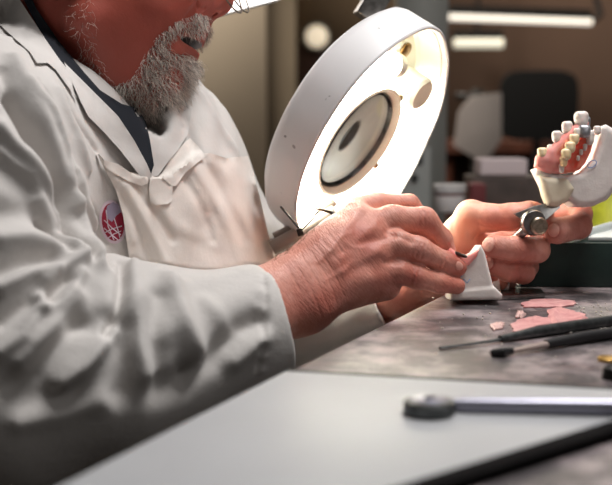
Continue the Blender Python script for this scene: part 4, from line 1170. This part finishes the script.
for a in np.linspace(0, 2 * math.pi, 48, endpoint=False):
    c_, s_ = math.cos(a), math.sin(a); e_ = .45
    pf.append(np.array([cx + hw * np.sign(c_) * abs(c_) ** e_, yc, (zb + zt2) / 2 + (zt2 - zb) / 2 * np.sign(s_) * abs(s_) ** e_]))
MB().prism(pf, (0, .06, 0), .012).build('backrest', M['blackfab'], ch)
MB().box((cx, yc - .22, .50), (.24, .24, .04), bevel=.02).build('seat', M['blackfab'], ch)
MB().tube([(cx, yc + .05, zb + .05), (cx, yc + .07, .60), (cx, yc - .05, .46)], .02, 12).build('back_post', M['black_trim'], ch)
MB().tube([(cx, yc - .22, .46), (cx, yc - .22, .08)], .025, 14).build('gas_post', M['black_trim'], ch)
for a in range(5):
    t = a * 2 * math.pi / 5 + .3; e2_ = (cx + .27 * math.cos(t), yc - .22 + .27 * math.sin(t), .06)
    MB().tube([(cx, yc - .22, .10), e2_], [.02, .014], 10).build('leg', M['black_trim'], ch)
    MB().ball((e2_[0], e2_[1], .03), .029, seg=12).build('caster', M['black_trim'], ch)
yw_ = 4.45
M['towel'] = mat('grey_white_cloth', (196, 186, 180), .85, var=.06, vscale=10)
tw = MB().prism([(W(x, yw_), yw_, Z(y, yw_)) for x, y in ((470, 96), (500, 93), (501, 140), (484, 164), (454, 146), (458, 112))], (0, .02, 0), .004).build('hanging_cloth', M['towel'])
tag(tw, 'pale cloth hanging beside the black chair back', 'cloth')
# post that carries the cloth
po = MB().box((W(478, yw_), yw_ + .05, Z(88, yw_) / 2), (.02, .02, Z(88, yw_) / 2)).box((W(478, yw_), yw_ + .045, Z(96, yw_)), (.09, .014, .014)).box((W(478, yw_), yw_ + .05, .015), (.18, .18, .015)).build('cloth_stand', M['dark_metal']); tag(po, 'dark stand carrying the pale cloth beside the chair', 'stand')
# equipment on the far edge of the near bench
M['clutter'] = mat('brown_grey_plastic', (92, 78, 72), .6, var=.3, vscale=20)
yk = 2.12
o = MB().box((W(540, yk), yk, TABLE + .0005 + .03), (W(612, yk) / 2 - W(468, yk) / 2, .06, .030), bevel=.004).build('equipment_case', M['clutter']); tag(o, 'low brown grey case on the far edge of the bench behind the thumb', 'case')
o = MB().box((W(500, yk), yk, TABLE + .0612 + .016), (.045, .04, .016), bevel=.006).build('folded_cloth', mat('pinkish_cloth', (206, 190, 190), .8)); tag(o, 'pale folded cloth on top of the brown grey case', 'cloth')
o = MB().box((W(468, 2.1), 2.0, TABLE + .0005 + .026), (.014, .03, .026), bevel=.005).build('small_red_box', mat('dull_red', (104, 44, 46), .6)); tag(o, 'small dull red box beside the white jar', 'box')
cb = empty('switch_cabinet', (W(416, 2.5), 2.56, 0.75), 'pale grey cabinet with a dark knob fixed low on the grey column', 'cabinet')
MB().box((W(416, 2.5), 2.56, Z(185, 2.5)), (.036, .038, .085), bevel=.004).build('cabinet_body', mat('pale_grey_enamel', (168, 170, 166), .4), cb)
MB().lathe((W(415, 2.5), 2.522, Z(178, 2.5)), (0, -1, 0), [(0, .008), (.01, .008), (.012, .006), (.012, 0)], 20).build('knob', M['dark_metal'], cb)
MB().box((W(418, 2.5), 2.521, Z(158, 2.5)), (.012, .003, .016), bevel=.001).build('switch_plate', M['black_trim'], cb)
# ================================================================== LIGHT
def area(name, loc, target, sx, sy, e, col):
    l = bpy.data.lights.new(name, 'AREA'); l.shape = 'RECTANGLE'; l.size = sx; l.size_y = sy; l.energy = e; l.color = col
    o = bpy.data.objects.new(name, l); C.objects.link(o); o.location = loc
    o.rotation_euler = (Vector(target) - Vector(loc)).to_track_quat('-Z', 'Y').to_euler(); return o
# task light over the bench: hood with a glowing diffuser, its lower edge shows behind the glasses
M['diff'] = mat('task_diffuser', (255, 255, 255), .4, emit=(255, 252, 246), estr=2.2)
dl = 1.36
tl = empty('task_light', P(180, -60, dl + .05), 'bright white task light panel hanging behind the glasses', 'lamp')
qd = [P(110, 43, dl), P(300, -6.5, dl), P(318, -80, dl + .03), P(130, -36, dl + .03)]
nn = np.cross(qd[1] - qd[0], qd[2] - qd[1]); nn /= np.linalg.norm(nn)
if nn @ FWD < 0: nn = -nn
MB().prism(qd, nn * .0005).build('diffuser', M['diff'], tl)
qm = sum(qd) / 4; MB().prism([qm + (q - qm) * .72 + nn * .001 for q in qd], nn * .03, .004).build('hood', M['lamp_shell'], tl)
MB().tube([P(215, -40, dl + .03), P(200, -120, dl + .1), P(160, -400, dl + .15)], .012, 14).build('arm', M['steel'], tl)
area('overhead_light', (.36, .92, 2.1), (.0, .95, .8), .7, .40, 22, (1, .98, .97))
area('cast_fill_light', (.85, .25, 1.6), (.25, 1.0, .87), .4, .3, 1.6, (1, .98, .97))  # unseen fill added to brighten the cast and the left hand
area('room_light', (1.6, 5.4, 2.7), (1.6, 5.4, 0), 1.6, 1.2, 40, (1, .88, .72))
area('corridor_light', (-.8, 4.0, 2.6), (-.5, 5.0, 1.0), .8, .8, 58, (1, .92, .82))
w = bpy.data.worlds.new('world'); bpy.context.scene.world = w; w.use_nodes = True
w.node_tree.nodes['Background'].inputs[0].default_value = (1, .93, .87, 1); w.node_tree.nodes['Background'].inputs[1].default_value = .06
vs_ = bpy.context.scene.view_settings
vs_.view_transform = 'Standard'; vs_.look = 'None'; vs_.exposure = 0.0; vs_.gamma = 1.0; vs_.use_curve_mapping = False
